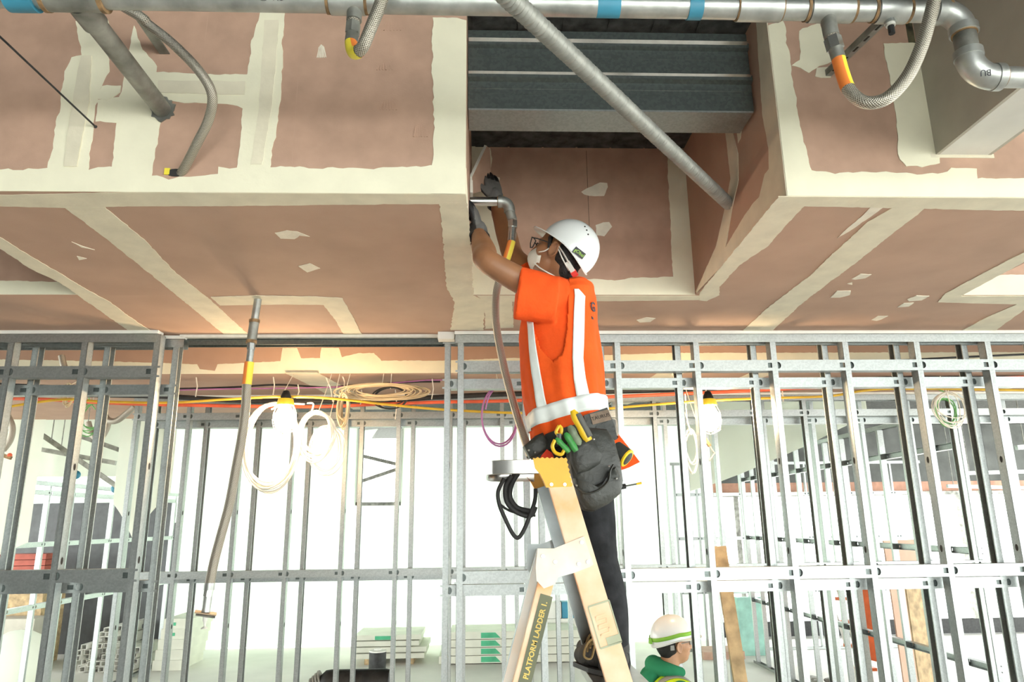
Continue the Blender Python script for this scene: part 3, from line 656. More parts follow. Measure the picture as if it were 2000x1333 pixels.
# flexible pipes at far left
for k, pth in enumerate(([(0,795,6.9),(14,812,6.9),(24,835,6.9),(20,860,6.9),(6,880,6.9)], [(200,800,6.8),(210,820,6.8),(228,822,6.8),(250,806,6.8),(262,795,6.8)], [(172,825,7),(180,850,7),(196,856,7),(208,838,7),(212,820,7)], [(120,695,5.2),(125,715,5.2),(135,735,5.2),(140,720,5.3)])):
    o = MB().tube(spline(Q(pth), 8), .028 if k < 3 else .022, 12).build('flexible_hose', M['braid'], None, True); tag(o, ('braided hose arching down at the left picture edge', 'braided hose in a U below the cables at left', 'braided hose loop among the green wires', 'braided hose end above the left nogging')[k], 'hose')
    if k == 2: q = U(172,826,Y=7); MB().cyl(q, (q.x, q.y, ZC-.0005), .004, n=6).build('hang_wire', M['greyc'], o)
b = MB(); c = U(6, 885, Y=6.9); o = thing('valve_fitting', 'small brown fitting with red tip at the left picture edge', 'fitting', c)
MB().bar(c+V((-.12,0,.02)), c+V((.08,0,-.05)), .03, .03).build('stem', M['rust'], o); MB().ball(U(19, 890, Y=6.9), .022, 8, 6).build('tip', M['redcable'], o)

# ---------------------------------------------------------------- cable runs under the ceiling
def run(name, label, px, y, r, m, cat='cable', n=8, group=None):
    o = MB().tube([V((q.x, q.y, min(q.z, ZC-r-.004))) if q.y > 5.36 else q for q in spline([U(a, c, Y=y) for a, c in px], 10)], r, n).build(name, M[m], None, True); return tag(o, label, cat, group)
run('cable_bundle', 'thick black cable bundle running under the ceiling behind the studs', [(-60,768),(60,770),(300,774),(450,782),(600,784),(740,782),(860,776),(1000,770),(1300,762),(1500,752),(1700,742),(2060,722)], 5.55, .020, 'black')
run('cable_bundle', 'red cable run strung below the black bundle', [(-60,778),(70,780),(200,787),(320,791),(600,795),(740,790),(860,786),(1000,783),(1300,771),(1500,762),(1700,752),(2060,734)], 5.45, .013, 'redcable')
run('power_cord', 'yellow power cord draped from lamp to lamp', [(-60,806),(15,795),(120,781),(200,785),(330,787),(450,780),(556,775),(650,779),(760,791),(860,800),(1000,807),(1100,806),(1250,793),(1384,783),(1500,778),(1620,774),(1740,760),(2060,764)], 4.75, .0085, 'yellowcable')
run('cable', 'thin black cable along the ceiling left of the worker', [(-60,745),(0,750),(200,758),(330,760),(450,757),(545,752),(640,757),(700,752),(860,744)], 5.65, .008, 'black')
run('cable', 'thin purple cable beside the black ceiling cable', [(330,763),(450,760),(600,758),(700,754),(860,741),(960,738)], 5.6, .005, 'purple')
run('cable', 'pale orange cable run at the far right under the ceiling', [(1640,752),(1800,742),(2060,728)], 5.7, .012, 'redcable')
run('cable', 'dark cable high above the right nogging', [(1640,712),(1800,702),(2060,690)], 5.3, .008, 'black')
# tie wires
for k, (a, c) in enumerate((((533,730),(533,775)),((637,738),(650,785)),((668,732),(672,760)),((582,752),(580,778)),((844,740),(843,780)),((706,762),(704,790)),((772,762),(772,820)),((383,735),(382,775)),((1375,748),(1378,770)),((1425,742),(1424,757)),((1520,745),(1530,785)),((1836,735),(1840,760)))):
    o = MB().tube([U(a[0],a[1],Y=5.5), U((a[0]+c[0])/2+3,(a[1]+c[1])/2,Y=5.48), U(c[0],c[1],Y=5.42)], .0045, 6).build('tie_wire', M['whitecable']); tag(o, 'thin pale tie wire holding the cables up to the ceiling', 'tie wire', 'tie wires along the cable runs')
# coils
def hang(root, p, m='whitecable', r=.003):
    y = max(p.y, 5.39); MB().tube([p, p.lerp(V((p.x, y, ZC)), .5)-V((0,0,.01)), (p.x, y, ZC-.0005)], r, 6).build('hang_wire', M[m], root)
def coil(name, label, c, y, rx, ry, turns, m, r=.006, jit=.18, tail=None, cat='cable coil', parts=0):
    """several loops of one cable, each a little off"""
    C = U(c[0], c[1], Y=y); k = C.y*1.03/F_PX; root = thing(name, label, cat, C-V((0,0,ry*k)))
    for t in range(turns):
        ax = rx*k*(1+random.uniform(-jit, jit*.6)); az = ry*k*(1+random.uniform(-jit, jit*.5)); ph = random.uniform(0, 6)
        cx = C+V((random.uniform(-1,1)*rx*k*jit*.6, random.uniform(-.03,.03), (ry*k-az)*random.uniform(.2, 1)))
        P = [cx+V((math.cos(2*math.pi*i/30+ph)*ax, math.sin(4*math.pi*i/30+t)*.012, math.sin(2*math.pi*i/30+ph)*az)) for i in range(30)]
        MB().tube(P, r, 6, closed=True).build('loop', M[m], root, True)
    if tail: MB().tube(spline([U(a, b2, Y=y) for a, b2 in tail], 8), r, 6).build('tail', M[m], root, True)
    hang(root, C+V((0,0,ry*k*.9)))
    return root
coil('cable_coil', 'large white cable coil hanging in tall loops left of the lit lamp', (530, 873), 4.95, 50, 82, 9, 'whitecable', .0065, .14, [(595,790),(560,790),(530,800)])
coil('cable_coil', 'round white cable coil hanging right of the lit lamp', (618, 850), 5.0, 34, 44, 9, 'whitecable', .006, .2, [(600,788),(612,790),(606,812)])
coil('cable_coil', 'thin loose white cable loops below the round coil', (637, 880), 5.05, 32, 46, 4, 'whitecable', .004, .2)
coil('cable_coil', 'beige cable bundle hanging in a narrow hank by the back frame', (671, 800), 5.2, 9, 30, 10, 'beigecable', .005, .4)
coil('cable_coil', 'flat beige cable hank strapped along the ceiling cables', (745, 766), 5.3, 74, 14, 14, 'beigecable', .0055, .3)
coil('cable_coil', 'black cable loop hanging below the beige hank', (762, 778), 5.35, 32, 20, 3, 'black', .005, .15)
coil('cable_coil', 'pale green and white wire coil hanging at left behind the studs', (178, 815), 6.0, 22, 30, 5, 'green', .0045, .3, [(172,770),(176,785),(186,800)])
coil('cable_coil', 'greenish wire bunch hanging above the left opening', (133, 770), 5.2, 12, 18, 5, 'beigecable', .006, .4)
coil('cable_coil', 'pale wire coil with green strands at upper right', (1858, 800), 5.9, 30, 34, 6, 'whitecable', .0045, .25, [(1840,745),(1850,770),(1856,790)])
coil('cable_coil', 'bright green wire loops hanging at upper right', (1850, 806), 5.95, 24, 28, 3, 'green', .005, .25, [(1770,760),(1800,752),(1850,768)])
coil('cable_coil', 'white wire loops hanging below the right lamp', (1352, 880), 5.0, 12, 40, 4, 'whitecable', .0045, .3, [(1338,770),(1342,820),(1350,850)])
coil('cable_coil', 'purple cable loops hanging beside the braided hose', (975, 812), 4.5, 34, 56, 2, 'purple', .006, .06, [(972,752),(955,775),(948,800)])
# brown hanging fitting by right lamp
for px, lb in (((1378, 872), 'brown wire junction hanging below the right lamp'),):
    c = U(*px, Y=5.0); o = thing('wire_junction', lb, 'junction', c)
    MB().bar(c+V((-.03,0,.1)), c+V((.03,0,0)), .02, .02).build('lever', M['rust'], o); hang(o, c+V((-.03,0,.1))); MB().tube([c+V((.03,0,0)), c+V((.06,0,-.05)), c+V((.02,0,-.1))], .006, 8).build('hook', M['greyc'], o)

# ---------------------------------------------------------------- string lamps
def lamp(label, px, y, power):
    c = U(px[0], px[1], Y=y); root = thing('work_lamp', label, 'lamp', c-V((0,0,.1)), 'string work lamps')
    MB().lathe([(.012,.175),(.02,.17),(.034,.135),(.036,.12)], c, (0,0,1), 16).build('hook_cap', M['black'], root, True)
    MB().lathe([(.036,.122),(.048,.118),(.056,.085),(.054,.078),(.03,.076)], c, (0,0,1), 20).build('socket', mat('lamp_yellow', (.85,.6,.03), .5), root, True)
    MB().lathe([(.03,.08),(.040,.06),(.060,.02),(.066,-.02),(.058,-.06),(.032,-.09),(.002,-.098)], c, (0,0,1), 20).build('bulb', mat('lit_bulb', (1,.9,.75), .3, emit=((1,.80,.55), 30)), root, True)
    cage = MB()
    for k in range(8):
        a = k*math.pi/4; R = lambda q: V((math.cos(a)*q, math.sin(a)*q, 0))
        cage.tube([c+R(.052)+V((0,0,.08)), c+R(.074)+V((0,0,.03)), c+R(.078)+V((0,0,-.03)), c+R(.062)+V((0,0,-.09)), c+R(.012)+V((0,0,-.115))], .002, 5)
    for q, z in ((.078,-.02),(.066,-.083)): cage.tube([c+V((math.cos(i*.3142)*q, math.sin(i*.3142)*q, z)) for i in range(20)], .002, 5, closed=True)
    cage.build('guard', M['whitecable'], root)
    l = bpy.data.lights.new('lamp_light', 'POINT'); l.energy = power; l.color = (1, .66, .36); l.shadow_soft_size = .09
    lo = bpy.data.objects.new('lamp_light', l); COL.objects.link(lo); lo.parent = root; lo.location = c-V((0,0,.0))-ORG[root]+V((0,-.0,-.0)); ORG[lo] = c
    return root
lamp('lit work lamp in a yellow-topped guard between the white cable coils', (556, 815), 4.72, 70)
lamp('lit work lamp in a yellow-topped guard behind the right studs', (1386, 815), 4.72, 50)

# ---------------------------------------------------------------- things on the far floor
def carton(name, label, x0, x1, y0, y1, z0, h, m, cat, group=None):
    b = MB().box((x0, y0, z0), (x1, y1, z0+h)); o = b.build(name, M[m]); return tag(o, label, cat, group)
wrapm = mat('wrapped_board', (.66,.66,.56), .6, var=.06, scale=3.); M['wrap'] = wrapm; M['greenp'] = mat('green_print', (.07,.42,.22), .6)
for j in range(4):
    p = U(690, 1300, Z=0); o = MB().box((-2.2, 13.0+.05*j, .1+.09*j), (-1.0-.05*j+.08*(j % 2), 14.1, .18+.09*j)).build('wrapped_pack', M['wrap'])
    tag(o, ('lowest','second lowest','third','topmost')[j]+' pale wrapped plank pack in the stack behind the black can', 'pack', 'left stack of wrapped packs')
    if j == 3: MB().box((-1.85, 12.995+.05*j-.004, .105+.09*j), (-1.5, 13.0+.05*j, .165+.09*j)).build('green_print', M['greenp'], o)
for j in range(4):
    o = MB().box((-.75+.06*j, 12.9, .02+.125*j), (1.9-.1*j, 13.8, .135+.125*j)).build('wrapped_pack', M['wrap'])
    tag(o, ('lowest','second lowest','third','topmost')[j]+' pale green-printed pack in the long stack behind the ladder', 'pack', 'long stack of wrapped packs')
    MB().prism([(-.05, 12.896, .035+.125*j), (.28, 12.896, .035+.125*j), (.19, 12.896, .12+.125*j), (-.05, 12.896, .12+.125*j)], (0,.003,0)).build('green_print', M['greenp'], o)
for x in (-2.0, -1.3):
    carton('timber_bearer', ('timber bearer under the left end of the plank stack' if x < -1.5 else 'timber bearer under the right end of the plank stack'), x, x+.12, 13.05, 14.0, 0.001, .095, 'timber', 'bearer')
o = thing('paint_can', 'black can with pale lid standing before the wrapped packs', 'can', (U(737,1300,Y=12.4).x, 12.4, 0)); c = ORG[o]
MB().lathe([(.13,0),(.135,.01),(.135,.30),(.13,.31)], c, (0,0,1), 24).build('body', M['black'], o, True); MB().lathe([(.135,.31),(.135,.33),(.06,.335),(.05,.36)], c, (0,0,1), 24).build('lid', M['white'], o, True)
# black canister lying on a trestle close behind the wall
c0, c1 = U(625, 1333, Y=6.9), U(765, 1333, Y=6.9)
o = thing('black_canister', 'black padded canister lying at the bottom edge behind the studs', 'canister', (c0.x, 6.9, 0))
zc = c0.z-.02
MB().tube([(c0.x+.0,6.9,zc),(c0.x+.05,6.9,zc),(c0.x+.09,6.9,zc),(c1.x-.06,6.9,zc),(c1.x-.02,6.9,zc),(c1.x,6.9,zc)], [.07,.115,.12,.12,.11,.08], 20).build('body', M['black'], o, True)
for k in range(4): MB().tube([(c0.x-.07+k*.022,6.9,zc-.02+.02*k),(c0.x-.055+k*.022,6.9,zc-.015+.02*k)], .075, 16).build('ridge', M['greyc'], o)
for x in (c0.x+.1, c1.x-.15): MB().box((x-.03, 6.8, 0), (x+.03, 7.0, zc-.11)).build('stand_leg', M['timber'], o)
# cartons and boards at far left, bundles of hollow channel
zb_ = 0
xs0 = U(150, 1310, Z=0)
import itertools
for r_ in range(8):
    for k in range(9-r_ if r_ > 3 else 9):
        x = -6.65+.105*k+.04*(r_ % 2)+(.1*(r_-3) if r_ > 3 else 0); z = .02+.085*r_; y = 12.9+random.uniform(-.12, .12)
        b = MB()
        for aa, cc in (((x,y,z),(x+.09,y+1.0,z+.006)), ((x,y,z+.069),(x+.09,y+1.0,z+.075)), ((x,y,z+.006),(x+.006,y+1.0,z+.069)), ((x+.084,y,z+.006),(x+.09,y+1.0,z+.069))): b.box(aa, cc)
        b.cur = 1; b.box((x+.006,y+.15,z+.006),(x+.084,y+.16,z+.069))
        o = b.build('channel_length', [M['white'], M['dark']]); tag(o, 'white hollow channel length in the stack on the far left floor', 'channel', 'stack of hollow channels')
for k in range(5):
    o = MB().box((-5.42+.03*k, 12.9, .001+.16*k), (-4.95+.03*k, 13.85, .158+.16*k)).build('wrapped_pack', M['wrap']); tag(o, ('lowest','second lowest','middle','second highest','topmost')[k]+' white wrapped pack beside the hollow channels', 'pack', 'packs beside the channels')
    if k in (3, 4): MB().box((-5.25, 12.895, .05+.16*k), (-5.1, 12.9, .1+.16*k)).build('green_print', M['greenp'], o)
for k in range(5):
    o = MB().box((-8.6, 13.5, 1.35+.1*k), (-7.7, 14.0, 1.44+.1*k)).build('red_board_pack', mat('red_pack', (.40,.09,.06), .7)); tag(o, ('lowest','second lowest','middle','second highest','topmost')[k]+' dark red pack stacked high at the far left', 'pack', 'dark red packs')
carton('pack_shelf', 'timber shelf stack under the red packs', -8.7, -7.6, 13.4, 14.1, .001, 1.34, 'timber', 'shelf')
for k in range(3): carton('carton', ('bottom','middle','top')[k]+' tan carton of the stack behind the far left studs', -8.5+.02*k, -7.4, 12.9, 13.35, .001+.28*k, .275, 'beige', 'carton', 'tan cartons')
b = MB(); b.ball((-7.0, 11.9, .35), .5, 16, 10, (1.0,.7,.9)); b = b.build('plastic_bag', M['sheet2'], None, True); tag(b, 'crumpled clear plastic bag on the floor at far left', 'bag')
# right side clutter
o = MB().bar(U(1405, 1068, Y=5.0), V((U(1437,1333,Y=4.7).x+.12, 4.65, .0)), .085, .025, up=(0,1,0)).build('timber_plank', M['timber']); tag(o, 'brown timber plank leaning upright behind the right studs', 'plank')
lr_ = thing('step_ladder', 'orange step ladder with pale rails folded behind the right studs', 'ladder', (4.9, 10.2, 0)); M['lador'] = mat('ladder_orange', (.75,.16,.04), .5)
for s in (0, .5):
    MB().bar((5.0+s*.3, 10.2+s*.1, 0.01), (4.72+s*.3, 10.3+s*.1, 1.5), .06, .03).build('rail', M['white'], lr_)
for z in (.3, .6, .9, 1.2): MB().box((4.72+.25*(1-z/1.6), 10.2, z), (5.3-.25*z/1.6, 10.3, z+.04)).build('tread', M['lador'], lr_)
MB().prism([(5.1,10.35,.45),(5.5,10.35,.35),(5.4,10.35,1.35),(5.1,10.35,1.3)], (0,.03,0)).build('orange_panel', M['lador'], lr_)
o = MB().prism([(5.2,9.5,.02),(6.0,9.9,.02),(5.9,9.95,2.0),(5.2,9.55,2.0)], (.01,-.012,0)).build('pink_sheet', M['pink']); tag(o, 'pink drywall sheet standing beyond the right frame', 'drywall sheet')
o = MB().prism([(4.6,8.1,.02),(4.95,8.3,.02),(4.95,8.32,1.75),(4.6,8.12,1.75)], (.01,-.012,0)).build('plywood_sheet', M['timber']); tag(o, 'tan plywood sheet standing behind the right frame', 'plywood sheet')
b = MB().box((4.45, 13.2, .001), (4.95, 13.4, .95)).build('green_tarp', mat('teal_tarp', (.30,.55,.47), .6)); tag(b, 'pale teal wrapped bundle behind the leaning plank', 'bundle')
carton('pallet', 'low pink-brown pallet on the far floor right of the plank', 3.7, 4.4, 12.9, 13.5, .001, .12, 'pinkd', 'pallet')
for k, (x, y, s) in enumerate(((4.85, 10.9, .16), (5.15, 9.3, .2), (6.6, 9.6, .18))):
    b = MB()
    for j in range(7): b.ball((x+random.uniform(-s,s), y+random.uniform(-s,s), .05), random.uniform(.05,.1), 7, 5, (1,1,.5))
    o = b.build('debris_pile', M['greyc']); tag(o, ('small rubble heap on the floor by the distant studs', 'rubble heap behind the low sloping nogging', 'dark rubble heap at the far right floor')[k], 'rubble', kind='stuff')
for k, (px, c) in enumerate((((1112, 1240), 'blue'), ((1080, 1240), 'white'), ((1128, 1250), 'timber'))):
    p = U(px[0], px[1], Y=14.2); w = .16 if k != 2 else .08
    carton('storage_box', ('blue box on the pale shelf unit behind the ladder', 'white box beside the blue box behind the ladder', 'brown box at the end of the shelf unit')[k], p.x-w, p.x+w, 14.0, 14.3, .565, .28, c, 'box')
carton('shelf_unit', 'low pale shelf unit on the far floor behind the ladder', U(1065,1260,Y=14.2).x, U(1140,1260,Y=14.2).x, 13.95, 14.35, .001, .56, 'white', 'shelf')
# slab services at right: light bars and tray
for k, (a, c, y) in enumerate((((1880,925),(2060,920),10), ((1850,950),(2060,955),11), ((1985,875),(2060,868),8))):
    o = MB().bar(U(*a, Y=y), U(*c, Y=y), .05, .05).build('service_rail', M['galv']); tag(o, ('pale conduit rail under the dark slab at right edge', 'lower pale conduit rail under the dark slab at right', 'short pale rail near the top right edge', 'light steel rail sloping behind the right studs', 'light steel rail lower down behind the right studs')[k], 'rail')
    q = U(*a, Y=y); MB().cyl(q+V((.1,0,0)), (q.x+.1, q.y, ZS-.001), .006, n=8).build('hanger', M['galvo'], o)
# ================================================================== PLATFORM LADDER
YN, YFR = 2.47, 2.98
def mottled(name, c1, c2, rough=.5, th=.5, sc=5.):
    m = mat(name, c1, rough, 0, scale=sc, col2=c2); return m
M['rail'] = mottled('glare_orange_rail', (.90, .46, .20), (.88, .72, .54), sc=7.)  # pale mottling puts the overexposed glare on the rail into its colour
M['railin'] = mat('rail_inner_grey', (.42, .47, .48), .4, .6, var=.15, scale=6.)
M['cap'] = mat('orange_cap', (.90, .42, .02), .45, var=.05)
M['alu'] = mat('aluminium', (.72, .71, .69), .28, .95, var=.05, scale=30.)
M['dusty'] = mottled('dusty_bracket', (.84, .80, .74), (.86, .66, .48), sc=6.)
tA, tB = U(1067, 935, Y=YN), U(1116, 935, Y=YN)      # near rail, top edges
bA, bB = U(1183, 1333, Y=YN), U(1236, 1333, Y=YN)
dr = ((bA+bB)-(tA+tB)).normalized(); dr.y = 0; dr.normalize()
topc = (tA+tB)/2; k = topc.z/-dr.z; footc = topc+dr*k; wr_ = (tB-tA).length*.5*.93
nx = V((-dr.z, 0, dr.x)); 
if nx.x < 0: nx = -nx
ld = thing('platform_ladder', 'worn orange platform ladder the worker stands on', 'ladder', V((footc.x-.5, (YN+YFR)/2, 0)))
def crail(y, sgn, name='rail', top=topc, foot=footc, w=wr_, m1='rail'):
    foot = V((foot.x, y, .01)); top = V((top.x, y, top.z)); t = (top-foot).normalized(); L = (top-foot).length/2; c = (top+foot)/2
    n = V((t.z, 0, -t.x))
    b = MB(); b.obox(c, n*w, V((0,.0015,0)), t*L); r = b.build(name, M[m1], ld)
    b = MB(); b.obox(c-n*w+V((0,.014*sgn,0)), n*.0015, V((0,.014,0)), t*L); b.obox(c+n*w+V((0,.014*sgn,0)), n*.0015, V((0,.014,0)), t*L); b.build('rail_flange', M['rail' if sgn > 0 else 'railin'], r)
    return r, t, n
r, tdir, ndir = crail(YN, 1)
rf, _, _ = crail(YFR, -1, m1='railin')
# rear legs
la, lb = U(1060, 1148, Y=YN+.035), U(1086, 1134, Y=YN+.035)
lc, le = U(1013, 1333, Y=YN+.035), U(1037, 1333, Y=YN+.035)
ltop = U(1080, 1085, Y=YN+.035); d2 = ((lc+le)-(la+lb)).normalized(); d2.y = 0; d2.normalize(); lfoot = ltop+d2*(ltop.z/-d2.z)
wl_ = .024
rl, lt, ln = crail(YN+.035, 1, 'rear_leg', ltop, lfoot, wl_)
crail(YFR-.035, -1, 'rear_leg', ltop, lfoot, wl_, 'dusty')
# caps: serrated orange plastic
for y, s in ((YN-.004, 1), (YFR+.004, -1)):
    base = [(1041,895),(1106,894)]; px = [(1041,895)]
    px += [(1041+65*i/14, 894.5+(1.6 if i % 2 else -1.2)) for i in range(1, 14)]
    px += [(1106+12*i/12+(1.4 if i % 2 else -1.0), 894+57*i/12) for i in range(13)]
    px += [(1067,953),(1062,940),(1055,927),(1045,915)]
    P = [U(a, c, Y=YN-.004) for a, c in px]; P = [V((p.x, y, p.z)) for p in P]
    cp = MB().prism(P, (0, .002*s, 0)).build('corner_cap', M['cap'], ld)
    e = MB()
    for i in range(len(P)): 
        if i < 14: e.add([P[i], P[i+1], P[i+1]+V((0,.034*s,0)), P[i]+V((0,.034*s,0))], [(0,1,2,3)])
    q = [P[-1], P[-2], P[-3], P[-4]]
    for i in range(3): e.add([q[i], q[i+1], q[i+1]+V((0,.034*s,0)), q[i]+V((0,.034*s,0))], [(0,1,2,3)])
    e.build('cap_return', M['cap'], cp)
    for a, c in ((1077,947),(1103,947)):
        p = U(a, c, Y=YN-.004); MB().cyl(V((p.x, y, p.z)), V((p.x, y-.004*s, p.z)), .0055).build('rivet', M['alu'], cp)
# guard hoop
h0 = U(1045, 912, Y=YN+.01); h1 = U(952, 915, Y=YN+.05)
path = [V((h0.x+.03, YN+.006, h0.z)), V((h0.x, YN+.006, h0.z))]
xl_, zz = h1.x, h0.z
path += [V((xl_+.10, YN+.006, zz)), V((xl_+.04, YN+.018, zz)), V((xl_+.01, YN+.05, zz)), V((xl_, YN+.11, zz)), V((xl_, YFR-.11, zz)), V((xl_+.01, YFR-.05, zz)), V((xl_+.04, YFR-.018, zz)), V((xl_+.10, YFR-.006, zz)), V((h0.x, YFR-.006, zz)), V((h0.x+.03, YFR-.006, zz))]
PP = spline(path, 5)
hb = MB(); rows = []
for i, p in enumerate(PP):
    t = (PP[min(i+1, len(PP)-1)]-PP[max(i-1, 0)]).normalized(); n = V((t.y, -t.x, 0))
    rows.append([p+n*.003+V((0,0,.024)), p+n*.009+V((0,0,.012)), p+n*.009+V((0,0,-.012)), p+n*.003+V((0,0,-.024)), p-n*.003+V((0,0,-.022)), p-n*.003+V((0,0,.022))])
hb.grid(rows, True); hb.build('guard_rail', M['alu'], ld, True)
# hinge brackets
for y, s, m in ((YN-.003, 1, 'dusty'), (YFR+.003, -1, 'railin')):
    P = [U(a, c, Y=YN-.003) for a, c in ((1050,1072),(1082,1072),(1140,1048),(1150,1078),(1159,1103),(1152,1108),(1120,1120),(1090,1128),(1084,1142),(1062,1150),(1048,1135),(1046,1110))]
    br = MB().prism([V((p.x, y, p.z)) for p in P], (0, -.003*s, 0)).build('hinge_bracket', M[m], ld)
    for a, c in ((1060,1087),(1084,1098),(1136,1060),(1148,1098),(1130,1102)):
        p = U(a, c, Y=YN-.003); MB().cyl(V((p.x, y-.002*s, p.z)), V((p.x, y-.0075*s, p.z)), .008, .006, 12).build('bolt', M['alu'], br)
# platform and treads between the rails
zpl = 1.77; xr = footc.x+(topc.x-footc.x)*(zpl/topc.z); xl2 = lfoot.x+(ltop.x-lfoot.x)*(zpl/ltop.z)
MB().box((U(1152,1318,Y=2.7).x, YN+.05, zpl-.03), (.555, YFR-.03, zpl)).build('platform', M['alu'], ld)
for z in (.3, .6, .9, 1.2, 1.5):
    x = footc.x+(topc.x-footc.x)*(z/topc.z); MB().box((x-.05, YN+.03, z-.02), (x+.05, YFR-.03, z)).build('tread', M['alu'], ld)
for z in (.5, 1.1):
    x = lfoot.x+(ltop.x-lfoot.x)*(z/ltop.z); MB().box((x-.02, YN+.065, z-.02), (x+.02, YFR-.065, z)).build('rear_brace', M['alu'], ld)
# printed labels
up_ = lt
pc = U(1044, 1258, Y=YN+.033); 
lbm = mat('label_dark', (.16,.17,.10), .6, var=.1)
MB().obox(V((pc.x, YN+.0325, pc.z)), ln*.021, V((0,.0006,0)), lt*.155).build('label_plate', lbm, rl)
text('printed_text', 'PLATFORM LADDER 1.', .0245, V((pc.x, YN+.0312, pc.z))+lt*.012, lt, V((lt.z*-1, 0, lt.x)), mat('label_yellow', (.85,.62,.16), .6), rl, bold=.0006)
pc = U(1181, 1220, Y=YN); lgm = mat('label_pale_green', (.42,.44,.30), .6, var=.1)
b = MB(); w, h = .036, .066
for c_, ax, ay in ((ndir*w, .002, h), (-ndir*w, .002, h)): b.obox(V((pc.x, YN-.0022, pc.z))+c_, ndir*ax, V((0,.0006,0)), tdir*ay)
for c_ in (tdir*h, -tdir*h): b.obox(V((pc.x, YN-.0022, pc.z))+c_, ndir*w, V((0,.0006,0)), tdir*.003)
b.obox(V((pc.x, YN-.0022, pc.z))-tdir*.052+ndir*.012, ndir*.022, V((0,.0006,0)), tdir*.012); b.build('label_plate', lgm, r)
b = MB()
for q in range(5):
    c_ = V((pc.x, YN-.0022, pc.z))+tdir*(.03-.014*q)-ndir*.006
    b.obox(c_, ndir*.018, V((0,.0005,0)), tdir*.0022); b.obox(c_+ndir*(.016 if q % 2 else -.016)-tdir*.006, ndir*.0022, V((0,.0005,0)), tdir*.006)
b.build('faded_emblem', mat('label_peach', (.80,.55,.33), .6), r)
# black strap hank hanging from the hoop
sk = thing('strap_hank', 'black strap hank hanging from the ladder guard rail', 'strap', U(1005, 1048, Y=YFR-.1)); ys = YFR-.08
for j, (pp, r_) in enumerate(([[(985,935),(973,960),(975,985),(985,1010),(1005,1048),(1020,1042),(1043,985),(1046,955)], .008], [[(1000,930),(988,950),(990,980),(1008,1000),(1035,1008),(1046,990)], .010], [[(1012,925),(1000,945),(996,970),(1010,992),(1040,1000)], .010], [[(1020,910),(1003,930),(996,960),(1004,985),(1030,1004)], .008], [[(975,985),(1000,1000),(1046,1008)], .005])):
    MB().tube(spline([U(a, c, Y=ys+.008*j) for a, c in pp], 8), r_, 8, flat=.35, up=(0,1,0)).build('strap_loop', M['black'], sk, True)
# ================================================================== PEOPLE
def proj(p):
    v = V(p)-CAM; w = v.dot(_d); return 1000+F_PX*v.dot(_r)/w, 666.5-F_PX*v.dot(_u)/w
def eball(mb, c, a, b_, c_, n=24, m=16):
    c = V(c); P = []; Fs = []
    for i in range(m+1):
        th = math.pi*i/m
        for k in range(n):
            t = 2*math.pi*k/n; P.append(c+a*(math.sin(th)*math.cos(t))+b_*(math.sin(th)*math.sin(t))+c_*math.cos(th))
    for i in range(m):
        for k in range(n): Fs.append((i*n+k, (i+1)*n+k, (i+1)*n+(k+1) % n, i*n+(k+1) % n))
    mb.add(P, Fs)
def loft(mb, rings):
    n = len(rings[0]); o = len(mb.v); mb.v += [V(p) for r in rings for p in r]
    for i in range(len(rings)-1):
        for k in range(n): mb.f.append((o+i*n+k, o+i*n+(k+1) % n, o+(i+1)*n+(k+1) % n, o+(i+1)*n+k)); mb.m.append(0)
    mb.f.append(tuple(o+k for k in range(n))); mb.m.append(0); mb.f.append(tuple(o+(len(rings)-1)*n+k for k in range(n))); mb.m.append(0)
def limb(mb, pts, rs, n=16):
    P = spline(pts, 6); m = len(pts)-1; R = []
    for i in range(len(P)):
        t = i/6; k = min(int(t), m-1); f = t-k; f = f*f*(3-2*f); R.append(rs[k]+(rs[k+1]-rs[k])*f)
    mb.tube(P, R, n)
    for p, r in ((P[0], R[0]), (P[-1], R[-1])): mb.ball(p, r*.98, 14, 10)
def fuse(mb, name, mats, voxel=.006, sm=4, fac=.5, parent=None, org=None):
    if parent is not None: org = ORG[parent]
    me = mb.mesh(name, mats, V(org)); t = bpy.data.objects.new(name+'_t', me); COL.objects.link(t)
    r = t.modifiers.new('r', 'REMESH'); r.mode = 'VOXEL'; r.voxel_size = voxel; r.use_smooth_shade = True
    if sm: s = t.modifiers.new('s', 'SMOOTH'); s.iterations = sm; s.factor = fac
    dg = bpy.context.evaluated_depsgraph_get(); m2 = bpy.data.meshes.new_from_object(t.evaluated_get(dg)); bpy.data.objects.remove(t)
    m2.materials.clear(); [m2.materials.append(q) for q in (mats if isinstance(mats, list) else [mats])]
    m2.polygons.foreach_set('use_smooth', [True]*len(m2.polygons)); m2.name = name
    return put(name, m2, V(org), parent)
def frame_of(fwd, tilt):
    h = V((fwd[0], fwd[1], 0)).normalized(); f = h*math.cos(tilt)+V((0,0,math.sin(tilt))); s = V((0,0,1)).cross(h); return f, s, f.cross(s)

